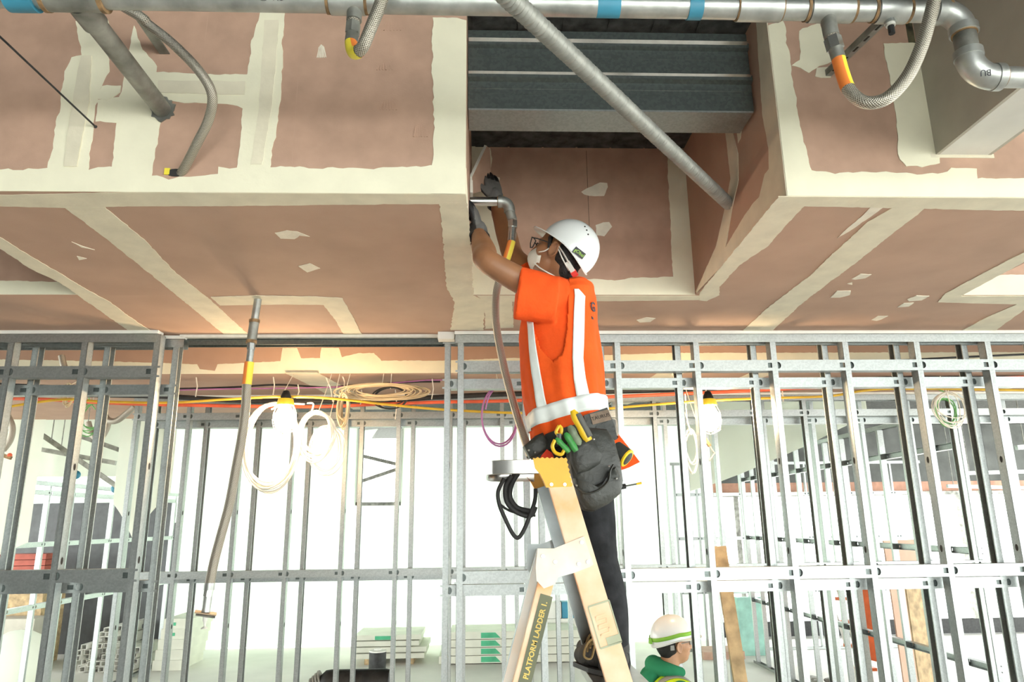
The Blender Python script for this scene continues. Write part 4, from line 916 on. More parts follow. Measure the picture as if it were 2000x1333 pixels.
M['skin1'] = mat('skin_brown', (.30, .135, .062), .5, var=.08, scale=9., bump=.04, bscale=120)
M['skin2'] = mat('skin_tan', (.52, .28, .16), .5, var=.07, scale=9.)
M['hair'] = mat('black_hair', (.018, .016, .015), .6, bump=.5, bscale=160)
def cloth(name, col, rough=.85, bump=.5, scale=9., var=.05):
    m = mat(name, col, rough, var=var, scale=14., bump=bump, bscale=scale, spec=.2); return m
M['ora'] = cloth('orange_hi_vis', (.86, .095, .014), bump=.95, scale=13.)
M['ora2'] = cloth('orange_vest', (.86, .105, .014), bump=.95, scale=11.)
M['refl'] = cloth('silver_reflective', (.80, .84, .82), .5, bump=.35, scale=16.)
M['jean'] = cloth('black_denim', (.022, .023, .026), .8, bump=.6, scale=14., var=.3)
M['hatw'] = mat('white_hat', (.74, .76, .76), .28, var=.02, coat=.3)
M['maskw'] = cloth('mask_white', (.74, .70, .62), .9, .2, 40.)
M['gloveg'] = cloth('glove_grey', (.14, .135, .13), .9, .3, 90.); M['gloveb'] = mat('glove_black', (.018,.018,.02), .45, bump=.3, bscale=90)
M['leather'] = mat('black_leather', (.045, .047, .042), .5, var=.35, scale=9., bump=.4, bscale=45)
M['strapw'] = mat('white_strap', (.78,.76,.70), .6); M['redk'] = mat('red_knob', (.8,.06,.05), .4)

def head(mb, Hc, f, s, u, neck_to, k=1.0):
    H = lambda a, b_, c: Hc+f*a*k+s*b_*k+u*c*k
    eball(mb, H(-.008,0,.025), f*.098*k, s*.077*k, u*.098*k)
    eball(mb, H(.030,0,-.045), f*.062*k, s*.060*k, u*.075*k)
    eball(mb, H(.052,0,-.082), f*.035*k, s*.038*k, u*.030*k)
    eball(mb, H(.078,0,.022), f*.018*k, s*.055*k, u*.014*k)                  # brow
    limb(mb, [H(.090,0,.012), H(.104,0,-.016), H(.108,0,-.030)], [.009*k,.013*k,.015*k])   # nose
    for t in (-1, 1): eball(mb, H(.100,.013*t,-.033), f*.012*k, s*.010*k, u*.009*k)
    eball(mb, H(.090,0,-.058), f*.012*k, s*.026*k, u*.006*k); eball(mb, H(.089,0,-.068), f*.012*k, s*.023*k, u*.006*k)   # lips
    for t in (-1, 1):
        eball(mb, H(.045,.050*t,-.02), f*.035*k, s*.020*k, u*.03*k)          # cheek
        ec = H(-.006,.081*t,-.012)                                            # ear: rim, lobe, inner
        R = [ec+(f*(math.cos(a)*.019-.004)+u*math.sin(a)*.032+s*(t*(.012-.006*math.cos(a))))*k for a in [i*math.pi/9 for i in range(18)]]
        mb.tube(R, .0055*k, 8, closed=True); eball(mb, ec+s*(t*.001)*k, f*.018*k, s*.006*k, u*.029*k); eball(mb, ec+(f*.004-u*.028+s*t*.006)*k, f*.008*k, s*.006*k, u*.009*k)
    limb(mb, [H(-.028,0,-.05), (H(-.03,0,-.09)+V(neck_to))/2, neck_to], [.058*k,.056*k,.062*k])
    return H
def hat(parent, H, f, s, u, k=1.0, A=.128, B=.110, Cz=.122, up=.040, back=-.012, brim=.05, m='hatw'):
    hc = H(back, 0, up); n = 40; rows = []
    def pt(az, ph, off=0): return hc+f*((A+off)*k*math.sin(ph)*math.cos(az))+s*((B+off)*k*math.sin(ph)*math.sin(az))+u*((Cz+off)*k*math.cos(ph))
    def pm(az): return math.radians(92+20*max(0, -math.cos(az))**1.5-4*max(0, math.cos(az)))
    for i in range(15):
        row = []
        for j in range(n):
            az = 2*math.pi*j/n; ph = pm(az)*(.02+.98*i/14)
            ridge = .006*math.exp(-(math.sin(az)*math.sin(ph)*B/.022)**2)*(1 if math.cos(az) > -.6 else .6)*math.sin(min(ph*1.3, math.pi))
            row.append(pt(az, ph, ridge))
        rows.append(row)
    edge = []; lip = []
    for j in range(n):
        az = 2*math.pi*j/n; e = rows[-1][j]; o = (f*math.cos(az)*A+s*math.sin(az)*B).normalized()
        w = .007+brim*max(0, math.cos(az*.95 if az < math.pi else (2*math.pi-az)*.95))**.8*(1 if math.cos(az) > 0 else 0)
        edge.append(e+o*(w*k)-u*(.004+.10*max(0, w-.007))*k); lip.append(e+o*((w-.002)*k)-u*(.0075+.10*max(0, w-.007))*k)
    inner = [[p-(p-hc).normalized()*.004*k for p in r] for r in reversed(rows)]
    b = MB(); b.grid(rows+[edge, lip]+inner, True); h = b.build('hard_hat', M[m], parent, True)
    return h, hc, pt

# ---------------------------------------------------------------- worker on the ladder
fh, sh_, uh = frame_of((-.93, .36), math.radians(24))
Hc = U(1091, 495, Y=2.80)
F0 = V((-.94, .25, -.24)).normalized(); S0 = V((-.257, -.966, 0)).normalized()     # torso front and left
YT = 2.84
rows_px = [(559,1108,22,.07),(566,1106,44,.12),(577,1102,57,.165),(594,1097,66,.19),(618,1093,71,.195),(650,1092,74,.19),(700,1096,76,.185),(750,1101,76,.18),(800,1108,74,.18),(835,1113,72,.178),(862,1117,72,.178)]
def ring(py, cx, hw, b_, grow=0., n=72):
    c = U(cx, py, Y=YT); ax = (c-CAM).dot(_d); h = hw*ax/F_PX; a = math.sqrt(max(h*h-(b_*.257)**2, .0004))/.95+grow; b_ += grow
    out = []
    for i in range(n):
        t = 2*math.pi*i/n; co, si = math.cos(t), math.sin(t); q = (abs(co)**2.5+abs(si)**2.5)**(-1/2.5)
        out.append(c+F0*(a*co*q)+S0*(b_*si*q))
    return out
def interp_rows(n):
    out = []
    for i in range(n+1):
        t = i/n*(len(rows_px)-1); k = min(int(t), len(rows_px)-2); f = t-k
        out.append(tuple(rows_px[k][j]+(rows_px[k+1][j]-rows_px[k][j])*f for j in range(4)))
    return out
neck = U(1112, 565, Y=2.83)
Lsh, Lel, Lwr = U(1075, 580, Y=2.68), U(953, 511, Y=2.615), U(934, 455, Y=2.83)
Rsh, Rel, Rwr = U(1060, 556, Y=2.98), U(1003, 500, Y=3.07), U(968, 390, Y=3.19)
hipL, hipR = U(1152, 925, Y=2.75), U(1152, 925, Y=2.94)
knL, knR = U(1173, 1095, Y=2.745), U(1176, 1090, Y=2.92)
anL, anR = U(1199, 1280, Y=2.74), U(1200, 1280, Y=2.90)
zfl = 1.772
ORGW = V((anL.x, 2.83, zfl))
bm = MB()
Hf = head(bm, Hc, fh, sh_, uh, neck)
loft(bm, [ring(py, cx, hw*.82, b_*.84) for py, cx, hw, b_ in rows_px])
for a, b_, c in ((Lsh, Lel, Lwr), (Rsh, Rel, Rwr)):
    limb(bm, [a, a.lerp(b_, .5)+V((0,0,-.004)), b_, b_.lerp(c, .35)+V((0,0,-.004)), c, c+(c-b_).normalized()*.04], [.060,.052,.047,.049,.032,.025])
for a, b_, c in ((hipL, knL, anL), (hipR, knR, anR)):
    limb(bm, [a+V((0,0,.06)), a.lerp(b_, .5), b_, b_.lerp(c, .35)+V((.012,0,0)), c], [.085,.072,.052,.052,.036])
    limb(bm, [c, V((c.x-.01, c.y, zfl+.045)), V((c.x-.06, c.y+.10, zfl+.035))], [.036,.036,.03])
loft(bm, [ring(py, cx, hw*.82, b_*.84) for py, cx, hw, b_ in ((850,1120,66,.17),(900,1138,62,.165),(940,1150,52,.16))])
person = fuse(bm, 'person', M['skin1'], .006, 3, org=ORGW)
tag(person, 'worker in white hard hat and orange hi-vis vest reaching up from the ladder', 'person')
# shirt with wide raised sleeves
bm = MB(); loft(bm, [ring(py, cx, hw*.965, b_*.97) for py, cx, hw, b_ in interp_rows(20)[1:]])
slv = U(1010, 573, Y=2.64); 
limb(bm, [U(1106, 588, Y=2.74), U(1080, 580, Y=2.70)], [.085,.085])
def oval(c, d, r1, r2, n=28):
    x = V((0,1,0))-d*d.y; x.normalize(); z = d.cross(x); return [V(c)+x*(math.cos(i*2*math.pi/n)*r1)+z*(math.sin(i*2*math.pi/n)*r2) for i in range(n)]
dS = V((-1,-.06,.12)).normalized()
loft(bm, [oval(U(1085,590,Y=2.68), dS, .080, .100), oval(U(1045,579,Y=2.66), dS, .078, .103), oval(U(1009,572,Y=2.645), dS, .074, .106)])
limb(bm, [U(1085, 575, Y=2.95), U(1062, 560, Y=2.98), U(1040, 545, Y=3.01)], [.090,.088,.080])
shirt = fuse(bm, 'shirt', M['ora'], .006, 3, parent=person)
# vest shell with arm holes
AH = [(1000,500),(1112,536),(1108,640),(1100,690),(1080,706),(1056,682),(1040,640),(1030,620),(1000,620)]
def inpoly(x, y, P):
    r = False
    for i in range(len(P)):
        (x1, y1), (x2, y2) = P[i], P[i-1]
        if (y1 > y) != (y2 > y) and x < (x2-x1)*(y-y1)/(y2-y1)+x1: r = not r
    return r
NV, NT = 150, 240
VR = [ring(py, cx, hw, b_, .004, NT) for py, cx, hw, b_ in interp_rows(NV)]
def vs(v, t, off=0.):
    """point on the vest surface; v 0..1 downwards, t angle from the front"""
    i = min(max(v, 0), 1)*NV; k = min(int(i), NV-1); f = i-k; j = (t/(2*math.pi)*NT) % NT; q = int(j); g = j-q
    g4 = lambda r, q_: VR[r][q_ % NT]
    p = (g4(k, q)*(1-g)+g4(k, q+1)*g)*(1-f)+(g4(k+1, q)*(1-g)+g4(k+1, q+1)*g)*f
    if off:
        i2 = rows_at(v); c = i2; d = (p-c); d.z *= .2; p = p+d.normalized()*off
    return p
def rows_at(v):
    t = v*(len(rows_px)-1); k = min(int(t), len(rows_px)-2); f = t-k
    return U(rows_px[k][1]+(rows_px[k+1][1]-rows_px[k][1])*f, rows_px[k][0]+(rows_px[k+1][0]-rows_px[k][0])*f, Y=YT)
def wr_off(v, t): return .010*math.sin(t*9+v*7)*max(0, v-.35)+.007*math.sin(t*17-v*11)*max(0, v-.5)+.002*math.sin(t*5+v*26)
G_ = [[vs(i/NV*.985, j*2*math.pi/NT, .003+wr_off(i/NV, j*2*math.pi/NT)) for j in range(NT)] for i in range(NV+1)]
b = MB(); P = [p for r in G_ for p in r]; Fs = []
for i in range(NV):
    for j in range(NT):
        j2 = (j+1) % NT; q = (G_[i][j]+G_[i+1][j2])/2; x, y = proj(q); near = q.y < 2.86
        if i < 6 or (near and inpoly(x, y, AH)) or (not near and math.sin(j*2*math.pi/NT) < -.55 and i < NV*.5): continue
        Fs.append((i*NT+j, i*NT+j2, (i+1)*NT+j2, (i+1)*NT+j))
b.add(P, Fs); vest = b.build('vest', M['ora2'], person, True)
mod = vest.modifiers.new('thickness', 'SOLIDIFY'); mod.thickness = .003; mod.offset = -1
def t_at(v, px, lo=.02, hi=math.pi-.02):
    for _ in range(26):
        m_ = (lo+hi)/2
        if proj(vs(v, m_))[0] < px: lo = m_
        else: hi = m_
    return (lo+hi)/2
def v_at(py, t, lo=0., hi=1.):
    for _ in range(24):
        m_ = (lo+hi)/2
        if proj(vs(m_, t))[1] < py: lo = m_
        else: hi = m_
    return (lo+hi)/2
def stripe(edges, name='reflective_stripe', m='refl', off=.0065):
    """edges: list of (py, px_left, px_right)"""
    rows = []; E2 = []
    for (y0, a0, c0), (y1, a1, c1) in zip(edges[:-1], edges[1:]):
        for q in range(6): E2.append((y0+(y1-y0)*q/6, a0+(a1-a0)*q/6, c0+(c1-c0)*q/6))
    E2.append(edges[-1])
    for y, a, c in E2:
        row = []
        for q in range(7):
            px = a+(c-a)*q/6; t = 1.5; v = .5
            for _ in range(6): v = v_at(y, t); t = t_at(v, px)
            row.append(vs(v, t, off+wr_off(v, t)))
        rows.append(row)
    b = MB(); b.grid(rows); o = b.build(name, M[m], vest, True); md = o.modifiers.new('thickness', 'SOLIDIFY'); md.thickness = .002; md.offset = 1; return o
stripe([(628,1031,1043),(680,1036,1050),(730,1041,1057),(780,1049,1066),(800,1053,1071)])
stripe([(566,1120,1128),(580,1121,1141),(640,1119,1139),(700,1117,1138),(740,1120,1143),(780,1127,1150),(796,1130,1152)], off=.0068)
# waist band all the way round (front low, back high as the torso leans)
rows = []
for q in range(5):
    row = []
    for j in range(NT):
        t = j*2*math.pi/NT; v = .795+.021*q; row.append(vs(v, t, .0072+wr_off(v, t)))
    rows.append(row)
b = MB(); b.grid(rows, True); o = b.build('reflective_band', M['refl'], vest, True); md = o.modifiers.new('thickness', 'SOLIDIFY'); md.thickness = .002; md.offset = 1
# print on the back
def vest_text(s, size, py, px):
    t = 2.6; v = .3
    for _ in range(6): v = v_at(py, t); t = t_at(v, px)
    p = vs(v, t, .0085); x = (vs(v, t+.05)-vs(v, t-.05)).normalized(); y = (vs(v-.02, t)-vs(v+.02, t)).normalized()
    text('back_print', s, size, p, x, y, M['ink'], vest, .0008, align='LEFT', bold=.0012)
vest_text('G', .055, 600, 1151)
vest_text('in', .016, 622, 1153)
# shirt tail and trousers
P = [U(a, c, Y=2.86) for a, c in ((1192,815),(1205,845),(1225,870),(1250,903),(1228,914),(1205,920),(1180,880))]
b = MB(); b.prism(P, (0,.10,0)); o = b.build('shirt_tail', M['ora'], person)
bm = MB()
for a, b_, c, dy in ((hipL, knL, anL, 0), (hipR, knR, anR, 0)):
    limb(bm, [a+V((.0,0,.08)), a, a.lerp(b_, .5), b_+V((-.005,0,.03)), b_+V((0,0,-.02)), b_.lerp(c, .45)+V((.012,0,0)), c+V((.0,0,.02)), c+V((0,0,-.03))], [.088,.090,.076,.066,.064,.064,.056,.060])
loft(bm, [ring(py, cx, hw, b_) for py, cx, hw, b_ in ((845,1120,64,.17),(880,1132,64,.172),(920,1145,58,.17),(950,1152,50,.165))])
tr = fuse(bm, 'trousers', M['jean'], .007, 3, parent=person)
for c, lb in ((anL, 0), (anR, 1)):
    bm = MB(); z0 = zfl+.012
    limb(bm, [c+V((.005,0,.02)), V((c.x+.0, c.y, z0+.09)), V((c.x, c.y, z0+.055))], [.055,.052,.052])
    limb(bm, [V((c.x+.01, c.y-.02, z0+.04)), V((c.x-.03, c.y+.04, z0+.05)), V((c.x-.07, c.y+.10, z0+.035)), V((c.x-.095, c.y+.135, z0+.03))], [.042,.052,.046,.034])
    bt = fuse(bm, 'boot', mat('boot_dark', (.03,.028,.026), .7, bump=.4, bscale=60), .006, 2, parent=person)
    MB().prism([(c.x+.03,c.y-.06,zfl),(c.x+.05,c.y,zfl),(c.x-.06,c.y+.17,zfl),(c.x-.13,c.y+.15,zfl),(c.x-.09,c.y+.03,zfl),(c.x-.04,c.y-.05,zfl)], (0,0,.016)).build('sole', M['black'], bt)
    for q in range(5):
        x = c.x-.045-.009*q; z = z0+.125-.014*q; yy = c.y+.014*q
        MB().tube([(x-.022, yy-.04, z-.02), (x-.012, yy, z), (x+.02, yy+.04, z-.02)], .0035, 6).build('lace', mat('boot_lace', (.30,.20,.08), .8), bt, True)
    MB().tube(spline([(c.x-.06,c.y-.03,z0+.12),(c.x-.10,c.y-.055,z0+.10),(c.x-.115,c.y-.06,z0+.06),(c.x-.09,c.y-.055,z0+.05),(c.x-.075,c.y-.05,z0+.09)], 6), .004, 6).build('lace_bow', MATS['boot_lace'], bt, True)
# gloves
def glove(parent, wr, up, side, back, flip, spread=.021, curl=.35, tag_at=None, k=1.0):
    """hand in a glove: wr wrist point, up finger direction, side across the knuckles, back out of the back of the hand"""
    bm = MB(); Hh = lambda a, b_, c: wr+up*a*k+side*b_*k+back*c*k
    limb(bm, [Hh(-.03,0,0), Hh(.02,0,0)], [.037*k,.036*k])
    loft(bm, [[Hh(a, w*math.cos(t), d*math.sin(t)) for t in [i*math.pi/12 for i in range(24)]] for a, w, d in ((.0,.034,.024),(.03,.042,.021),(.07,.046,.019),(.095,.044,.016))])
    for i, L in enumerate((.066, .076, .070, .055)):
        y = (i-1.5)*spread; p0 = Hh(.085, y, 0); p1 = Hh(.085+L*.5, y*1.12, -.006-curl*.010); p2 = Hh(.085+L*.82, y*1.15, -.012-curl*.035); p3 = Hh(.085+L, y*1.15, -.018-curl*.060)
        limb(bm, [p0, p1, p2, p3], [.0105*k,.0102*k,.0096*k,.0085*k], 10)
    limb(bm, [Hh(.025,.030*flip,-.004), Hh(.055,.058*flip,-.012), Hh(.082,.072*flip,-.022), Hh(.100,.078*flip,-.034)], [.017*k,.0145*k,.0125*k,.010*k], 10)
    g = fuse(bm, 'glove', [M['gloveg'], M['gloveb']], .0032, 2, parent=parent)
    ORGg = ORG[g]
    for pl in g.data.polygons:
        c = pl.center+ORGg-wr; a = c.dot(up); d = c.dot(back)
        if d < -.007 or a > .105*k: pl.material_index = 1
    MB().obox(Hh(.012, -.028*flip, .018), side*.004, up*.008, back*.003).build('yellow_tag', M['yellow'], g)
    MB().tube([Hh(-.03, .038*math.cos(t), .038*math.sin(t)) for t in [i*math.pi/10 for i in range(20)]], .004, 6, closed=True).build('cuff', M['gloveb'], g, True)
    return g
upL = (U(923, 392, Y=2.92)-Lwr).normalized(); sdL = V((0,1,0)); sdL = (sdL-upL*sdL.dot(upL)).normalized(); bkL = upL.cross(sdL); bkL = bkL if bkL.x > 0 else -bkL
glove(person, Lwr, upL, sdL, bkL, -1, curl=.2, k=1.12)
upR = (U(953, 315, Y=3.24)-Rwr).normalized(); sdR = V((-.8,-.6,0)); sdR = (sdR-upR*sdR.dot(upR)).normalized(); bkR = upR.cross(sdR); bkR = bkR if bkR.y < 0 else -bkR
glove(person, Rwr, upR, sdR, bkR, 1, curl=.0, k=1.12)
# head gear
bm = MB(); eball(bm, Hf(-.046,0,.014), fh*.070, sh_*.080, uh*.098); eball(bm, Hf(-.066,0,-.055), fh*.040, sh_*.060, uh*.062)
for t in (-1, 1): limb(bm, [Hf(.028,.073*t,.035), Hf(.022,.076*t,.01), Hf(.018,.074*t,-.012)], [.012,.009,.006])
fuse(bm, 'hair', M['hair'], .005, 2, parent=person)
ht_ = math.radians(14); fh2 = fh*math.cos(ht_)+uh*math.sin(ht_); uh2 = uh*math.cos(ht_)-fh*math.sin(ht_)
hh, hc, hp = hat(person, Hf, fh2, sh_, uh2, back=-.036, up=.030, brim=.044, A=.126, B=.110, Cz=.124)
for az, ph in ((1.95, .62), (2.12, .74), (2.25, .88)):
    p = hp(az, ph, .001); n = (p-hc).normalized(); MB().cyl(p-n*.002, p+n*.0012, .0034, n=10).build('vent_hole', M['dark'], hh)
az, ph = 2.28, 1.62; p = hp(az, ph, .0022); n = (hp(az, ph, .01)-hp(az, ph, 0)).normalized(); y = (hp(az, ph-.1)-hp(az, ph+.1)).normalized(); x = y.cross(n).normalized(); y = n.cross(x)
st_ = MB().obox(p, x*.026, y*.013, n*.0012).build('sticker', M['ink'], hh)
text('sticker_text', 'gObal', .020, p+n*.0018, x, y, mat('lime_print', (.42,.72,.12), .5), st_)
b = MB(); b.tube(spline([Hf(-.005,.083,.018), Hf(-.045,.080,-.010), Hf(-.085,.055,-.045), Hf(-.105,.02,-.062)], 8), .009, 8, flat=.4); b.build('head_band', M['strapw'], hh, True)
MB().obox(Hf(-.092,.058,-.055), (fh*.75+uh*.6).normalized()*.024, sh_*.006, (uh*.75-fh*.6).normalized()*.010).build('ratchet', M['strapw'], hh)
MB().obox(Hf(-.114,.045,-.073), (fh*.75+uh*.6).normalized()*.012, sh_*.010, (uh*.75-fh*.6).normalized()*.012).build('ratchet_knob', M['redk'], hh)
gl = thing('x', None, None, Hc) if False else None
b = MB()
for t in (-1, 1):
    b.tube([Hf(.112,.062*t,.016), Hf(.078,.079*t,.014), Hf(.02,.083*t,.010), Hf(-.012,.085*t,.004)], .0028, 6)
    b.tube([Hf(.112+.012*0,.012*t,.020), Hf(.116,.036*t,.024), Hf(.112,.062*t,.018), Hf(.108,.062*t,-.010), Hf(.112,.038*t,-.020), Hf(.114,.014*t,-.012)], .0026, 6, closed=True)
b.tube([Hf(.114,-.012,.012), Hf(.117,0,.014), Hf(.114,.012,.012)], .0024, 6)
b.build('glasses', M['black'], person, True)
rows = []
for i in range(11):
    v = i/10; row = []
    for j in range(15):
        a = (j/14-.5)*2; wv = .062*(math.sin(math.pi*(.12+.80*v))**.6)
        bul = .050*(1-a*a)*(math.sin(math.pi*(.08+.86*v))**.8)+.010*math.sin(a*7+v*5)*.25
        row.append(Hf(.074+bul-.030*a*a, wv*a, .002-.105*v))
    rows.append(row)
b = MB(); b.grid(rows); mk = b.build('dust_mask', M['maskw'], person, True); md = mk.modifiers.new('thickness', 'SOLIDIFY'); md.thickness = .003
MB().tube(spline([Hf(.062,.060,-.035), Hf(.03,.078,-.028), Hf(.004,.084,-.006), Hf(-.022,.080,-.004), Hf(-.055,.080,-.036), Hf(-.09,.05,-.07)], 6), .0028, 6).build('mask_strap', M['strapw'], mk, True)
MB().tube(spline([Hf(.062,.056,-.082), Hf(.025,.070,-.098), Hf(-.02,.070,-.108), Hf(-.06,.05,-.112)], 6), .0028, 6).build('mask_strap', M['strapw'], mk, True)

# ---------------------------------------------------------------- tool belt and what hangs in it
def RB2(v, t, off): return vs(v, t, off)
bt = []
Ctr = U(1122, 860, Y=YT)
def beltp(t, dz, off=.0):
    c = U(1122, 862, Y=YT); a, b_ = .168, .192
    return c+F0*((a+off)*math.cos(t))+S0*((b_+off)*math.sin(t))+V((0,0,dz))+V((.0,0,0))
n = 64; rows = [[beltp(2*math.pi*i/n, dz, o_) for i in range(n)] for dz, o_ in ((.030,.0),(.032,.008),(-.030,.010),(-.028,.0))]; rows.append(rows[0])
b = MB(); b.grid(rows, True); belt = b.build('tool_belt', M['leather'], person, True)
def BP(px, py, y): return U(px, py, Y=y)
YPk = 2.585
def bag(pts, thick, name, m, parent, bulge=.02):
    """soft leather pouch: outline with rounded front"""
    P = [BP(a, c, YPk) for a, c in pts]; cen = sum(P, V())/len(P); b = MB(); R = []
    for s_, d_ in ((1.0, thick), (1.0, thick*.4), (.985, -bulge*.2), (.93, -bulge*.6), (.80, -bulge*.9), (.5, -bulge*1.1), (.15, -bulge*1.15)):
        R.append([cen+(p-cen)*s_+V((0, d_, 0)) for p in P])
    loft(b, R); return b.build(name, m, parent, True)
pouch = bag([(1108,868),(1125,846),(1150,835),(1185,838),(1200,860),(1212,905),(1217,940),(1212,965),(1190,985),(1160,1000),(1143,998),(1130,985),(1120,960),(1112,920)], .06, 'pouch', M['leather'], belt, .03)
YPk = 2.548
fp_ = bag([(1120,935),(1135,948),(1155,952),(1180,940),(1195,915),(1203,912),(1212,930),(1216,950),(1208,968),(1188,984),(1160,997),(1146,995),(1132,978),(1124,955)], .04, 'front_pocket', M['leather'], pouch, .025)
MB().tube(spline([BP(a, c, 2.512) for a, c in ((1119,946),(1132,958),(1150,964),(1172,956),(1188,940),(1192,920),(1198,908))], 6), .0075, 8, flat=.5).build('pocket_rim', M['leather'], pouch, True)
YPk = 2.56
bag([(1112,872),(1128,862),(1152,850),(1165,868),(1178,890),(1172,908),(1150,922),(1125,928),(1115,905)], .03, 'upper_pocket', M['leather'], pouch, .02)
for a, c in ((1126,949),(1190,912),(1204,935),(1160,858)):
    p = BP(a, c, 2.518); MB().ball(p, .004, 10, 6).build('rivet', M['alu'], pouch)
# belt panel with branded patch
P = [BP(a, c, 2.625) for a, c in ((1140,812),(1186,796),(1200,830),(1206,858),(1165,875),(1150,850))]
MB().prism(P, (0,.02,0)).build('belt_panel', M['leather'], belt)
pc_ = BP(1173, 815, 2.622); x_ = (BP(1190,811,2.622)-BP(1156,820,2.622)).normalized(); y_ = V((0,-1,0)).cross(x_); y_ = y_ if y_.z > 0 else -y_
pat = MB().obox(pc_, x_*.036, y_*.020, V((0,.0015,0))).build('leather_patch', mat('tan_leather', (.24,.17,.12), .7, var=.2, scale=30), belt)
text('embossed_text', 'TAURUS', .0185, pc_-V((0,.0022,0)), x_, y_, mat('emboss_dark', (.04,.03,.025), .8), pat)
# holster at the front
YPk = 2.70
bag([(1022,872),(1045,852),(1060,845),(1075,868),(1072,880),(1050,892),(1035,895)], .05, 'holster', M['leather'], belt, .02)
hp_ = BP(1046, 872, 2.672)
for a, c in ((1033,880),(1045,884)): MB().ball(BP(a, c, 2.675), .004, 8, 6).build('rivet', M['alu'], belt)
o = MB().prism([BP(a, c, 2.66) for a, c in ((1058,890),(1068,878),(1078,885),(1082,894),(1072,898),(1055,897))], (0,.03,0)).build('red_rag', cloth('red_cloth', (.75,.06,.03))); tag(o, 'red rag tucked at the front of the tool belt', 'rag')
# tools
def handle(label, name, p, q, r, m, m2=None, cat='tool'):
    p, q = V(p), V(q); t = thing(name, label, cat, q); d = (p-q).normalized(); L = (p-q).length
    P = [q+d*(L*i/8) for i in range(9)]; R = [r*.8, r*.95, r*1.05, r, r*.92, r, r*1.05, r*.9, r*.5]
    MB().tube(P, R, 12, flat=.65, up=(0,1,0)).build('grip', M[m], t, True)
    if m2: MB().tube([x+V((.010,-.004,0)) for x in P[1:8]], [x*.75 for x in R[1:8]], 10, flat=.8, up=(0,1,0)).build('grip_inlay', M[m2], t, True)
    return t
M['tooly'] = mat('tool_yellow', (.88,.55,.02), .4); M['toolg'] = mat('tool_green', (.05,.30,.06), .45, var=.25, scale=20.); M['toold'] = mat('tool_grey', (.10,.10,.09), .5); M['toolo'] = mat('tool_olive', (.20,.25,.16), .5, var=.2, scale=25)
t = handle('yellow and black utility knife standing in the belt pouch', 'utility_knife', BP(1118,802,2.545), BP(1150,862,2.545), .017, 'tooly', 'toold', 'knife')
t = handle('dull green tool handle right of the bright green one in the pouch', 'pliers', BP(1112,832,2.548), BP(1134,872,2.548), .014, 'toolo', None, 'pliers')
t = handle('bright green plier handle in the pouch behind the ladder cap', 'pliers', BP(1104,846,2.542), BP(1126,882,2.542), .012, 'toolg', None, 'pliers')
t = handle('green tool handle nearest the yellow snips in the pouch', 'pliers', BP(1086,856,2.545), BP(1112,884,2.545), .010, 'toolg', None, 'pliers')
t = thing('snips', 'yellow handled snips hooked on the front of the pouch', 'snips', BP(1098, 890, 2.55))
MB().tube(spline([BP(a, c, 2.555) for a, c in ((1092,832),(1086,845),(1094,850),(1097,838),(1092,832))], 6), .006, 8).build('thumb_loop', M['tooly'], t, True)
MB().tube(spline([BP(a, c, 2.548) for a, c in ((1084,860),(1079,872),(1084,884),(1096,888),(1102,880)) ], 6), .0065, 8).build('finger_loop', M['tooly'], t, True)
MB().tube([BP(1092,848,2.55), BP(1092,868,2.55)], .009, 8).build('pivot', M['toold'], t)
t = thing('tape_measure', 'black and yellow tape measure clipped to the back of the belt', 'tape measure', BP(1217, 915, 2.62))
c = BP(1214, 888, 2.64); ax = V((.62,-.40,-.55)).normalized()
MB().tube([c-ax*.035, c-ax*.03, c+ax*.022], [.030,.035,.035], 20).build('case', M['leather'], t, True); MB().tube([c+ax*.022, c+ax*.028, c+ax*.030], [.0355,.035,.030], 20).build('yellow_rim', M['tooly'], t, True); MB().tube([c+ax*.030, c+ax*.032], [.026,.022], 18).build('face', M['leather'], t, True)
t = thing('screwdriver', 'thin screwdriver tip poking out of the pouch side', 'screwdriver', BP(1216, 950, 2.60))
MB().tube([BP(1205,953,2.60), BP(1222,950,2.60)], .009, 8).build('collar', M['black'], t); MB().tube([BP(1222,950,2.60), BP(1243,946,2.60)], .003, 8).build('shaft', M['toold'], t); MB().tube([BP(1243,946,2.60), BP(1253,944,2.60)], .004, 8).build('tip', M['tooly'], t)
# drywall patches in his hands
P = [U(922,346,Y=3.06), U(925,340,Y=3.07), U(951,285,Y=3.20), U(957,292,Y=3.22), U(960,350,Y=3.26), U(948,372,Y=3.22), U(924,378,Y=3.08)]
o = MB(); o.prism(P, (-.012,-.006,.002)); o.m = [0 if i < 2*(len(P)-2) else 1 for i in range(len(o.f))]
o = o.build('drywall_piece', [M['pinkd'], M['core']]); tag(o, 'cut pink drywall piece held up by the raised right glove', 'drywall piece')
o = MB().obox(U(921,372,Y=3.0), V((.006,0,0)), V((0,.04,0)), V((0,0,.030))).build('drywall_strip', M['core']); tag(o, 'narrow white board strip held above the lower glove', 'drywall strip')

# ---------------------------------------------------------------- second worker behind the right studs
f2, s2_, u2 = frame_of((.97, .22), math.radians(2))
H2 = U(1316, 1257, Y=4.78); k2 = 1.02
neck2 = V((H2.x-.045, H2.y, H2.z-.155))
ORG2 = V((H2.x-.05, H2.y, 0)); sz = H2.z
bm = MB(); Hg = head(bm, H2, f2, s2_, u2, neck2, k2)
def ring2(z, a, b_, dx=0., n=40): return [V((H2.x-.06+dx, H2.y, z))+f2*(a*math.cos(i*2*math.pi/n))+s2_*(b_*math.sin(i*2*math.pi/n)) for i in range(n)]
tz = sz-.165
T2 = [(tz,.07,.09),(tz-.05,.10,.17),(tz-.12,.125,.20),(tz-.25,.13,.19),(tz-.42,.12,.165),(tz-.56,.125,.175),(tz-.64,.12,.17)]
loft(bm, [ring2(z, a*.85, b_*.85) for z, a, b_ in T2])
arm = {}
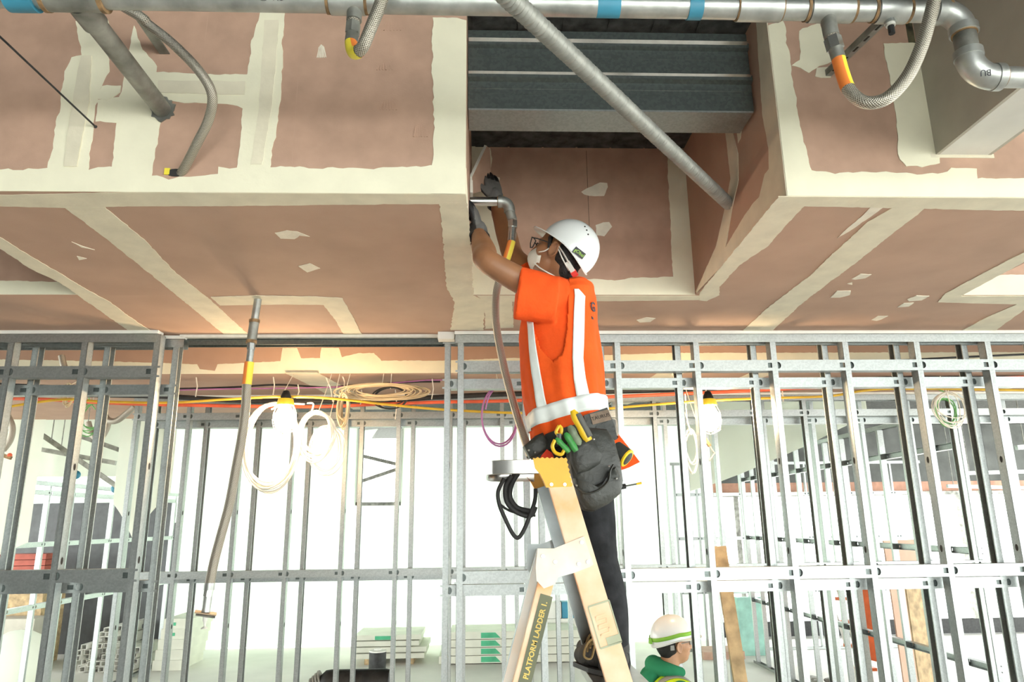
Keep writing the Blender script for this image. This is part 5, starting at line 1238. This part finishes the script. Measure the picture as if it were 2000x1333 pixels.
for t in (-1, 1):
    sh2 = V((H2.x-.06, H2.y, tz-.08))+s2_*(.19*t); el2 = sh2+V((-.02,0,-.28))+s2_*(.03*t); wr2 = el2+V((.10,0,-.22)); arm[t] = (sh2, el2, wr2)
    limb(bm, [sh2, el2, wr2, wr2+V((.03,0,-.07))], [.05,.042,.03,.028])
    hp2 = V((H2.x-.06, H2.y, tz-.62))+s2_*(.09*t); kn2 = V((H2.x-.05, H2.y, .48))+s2_*(.1*t); an2 = V((H2.x-.07, H2.y, .09))+s2_*(.1*t)
    limb(bm, [hp2, kn2, an2, V((an2.x+.02, an2.y, .05)), V((an2.x+.14, an2.y, .035))], [.08,.055,.038,.036,.03])
p2 = fuse(bm, 'person', M['skin2'], .008, 3, org=ORG2); tag(p2, 'person in green hoodie and white hard hat with green band, lower right', 'person')
M['hood'] = cloth('green_hoodie', (.03,.23,.11), .9, .5, 14.); M['lime'] = cloth('lime_vest', (.62,.85,.03), .8, .3, 14.)
bm = MB(); loft(bm, [ring2(z, a, b_) for z, a, b_ in T2])
for t in (-1, 1): limb(bm, [arm[t][0], arm[t][1], arm[t][2]], [.068,.056,.043])
limb(bm, [V((neck2.x+.06, neck2.y-.07, tz+.01)), V((neck2.x-.04, neck2.y-.08, tz+.03)), V((neck2.x-.09, neck2.y, tz+.045)), V((neck2.x-.04, neck2.y+.08, tz+.03)), V((neck2.x+.06, neck2.y+.07, tz+.01))], [.03,.045,.055,.045,.03])
limb(bm, [V((neck2.x-.12, neck2.y-.03, tz-.02)), V((neck2.x-.15, neck2.y, tz-.08)), V((neck2.x-.12, neck2.y+.03, tz-.02))], [.05,.06,.05])
fuse(bm, 'hoodie', M['hood'], .007, 3, parent=p2)
bm = MB()
for t in (-1, 1):
    hp2 = V((H2.x-.06, H2.y, tz-.60))+s2_*(.09*t); kn2 = V((H2.x-.05, H2.y, .48))+s2_*(.1*t); an2 = V((H2.x-.07, H2.y, .09))+s2_*(.1*t)
    limb(bm, [hp2, kn2, an2], [.098,.075,.06])
loft(bm, [ring2(z, a, b_) for z, a, b_ in ((tz-.52,.13,.18),(tz-.66,.125,.178))])
fuse(bm, 'trousers', M['jean'], .009, 3, parent=p2)
for t in (-1, 1):
    an2 = V((H2.x-.07, H2.y, .09))+s2_*(.1*t); bm = MB(); limb(bm, [an2+V((0,0,.08)), V((an2.x, an2.y, .055)), V((an2.x+.10, an2.y, .05)), V((an2.x+.17, an2.y, .045))], [.055,.054,.05,.043]); fuse(bm, 'boot', MATS['boot_dark'], .008, 2, parent=p2)
def vstrip(w0, w1, m, off):
    for t in (-1, 1):
        rows = []
        for i in range(19):
            a = math.pi*(.08+.84*i/18)      # over the shoulder, back to front
            cx = V((H2.x-.065, H2.y, tz-.20)); row = []
            for q in range(5):
                b_ = (w0+(w1-w0)*q/4)*t; row.append(cx+f2*(-math.cos(a)*(.150+off))+u2*(math.sin(a)**.7*(.205+off-.30*max(0, abs(b_)-.06)))+s2_*b_)
            rows.append(row)
        rows = [[p+V((0,0,-.22)) for p in rows[0]]]+rows+[[p+V((0,0,-.22)) for p in rows[-1]]]
        b = MB(); b.grid(rows); o = b.build('vest_panel' if m == 'lime' else 'reflective_stripe', M[m], p2, True); md = o.modifiers.new('thickness', 'SOLIDIFY'); md.thickness = .004
vstrip(.075, .175, 'lime', .006); vstrip(.105, .140, 'greyc', .012)
bm = MB(); eball(bm, Hg(-.046,0,.012), f2*.072*k2, s2_*.080*k2, u2*.098*k2); eball(bm, Hg(-.055,0,-.045), f2*.040, s2_*.058, u2*.050); fuse(bm, 'hair', M['hair'], .006, 2, parent=p2)
hh2, hc2, hp2_ = hat(p2, Hg, f2, s2_, u2, 1.06)
rows = [[hp2_(2*math.pi*j/48, math.radians(80+14*max(0, -math.cos(2*math.pi*j/48))**1.2)+d_, .003) for j in range(48)] for d_ in (-.085, .085)]
b = MB(); b.grid(rows, True); o = b.build('green_band', mat('hat_band_green', (.20,.45,.04), .6), hh2, True); md = o.modifiers.new('thickness', 'SOLIDIFY'); md.thickness = .003; md.offset = 1
p = hp2_(math.pi+.0, math.radians(96), .010); MB().obox(p, f2*.006, s2_*.014, u2*.016).build('band_clip', MATS['hat_band_green'], hh2)
for a_, z in ((-.055, -.01), (.075, .012)): MB().obox(Hg(a_, -.085, z), f2*.012, s2_*.005, u2*.014).build('harness_clip', M['greyc'], hh2)
b = MB()
for t in (-1, 1):
    b.tube([Hg(.105,.060*t,.012), Hg(.05,.079*t,.012), Hg(-.005,.084*t,.006)], .0028, 6)
    b.tube([Hg(.110,.010*t,.020), Hg(.108,.058*t,.018), Hg(.104,.058*t,-.012), Hg(.110,.012*t,-.010)], .0024, 6, closed=True)
b.build('glasses', M['greyc'], p2, True)
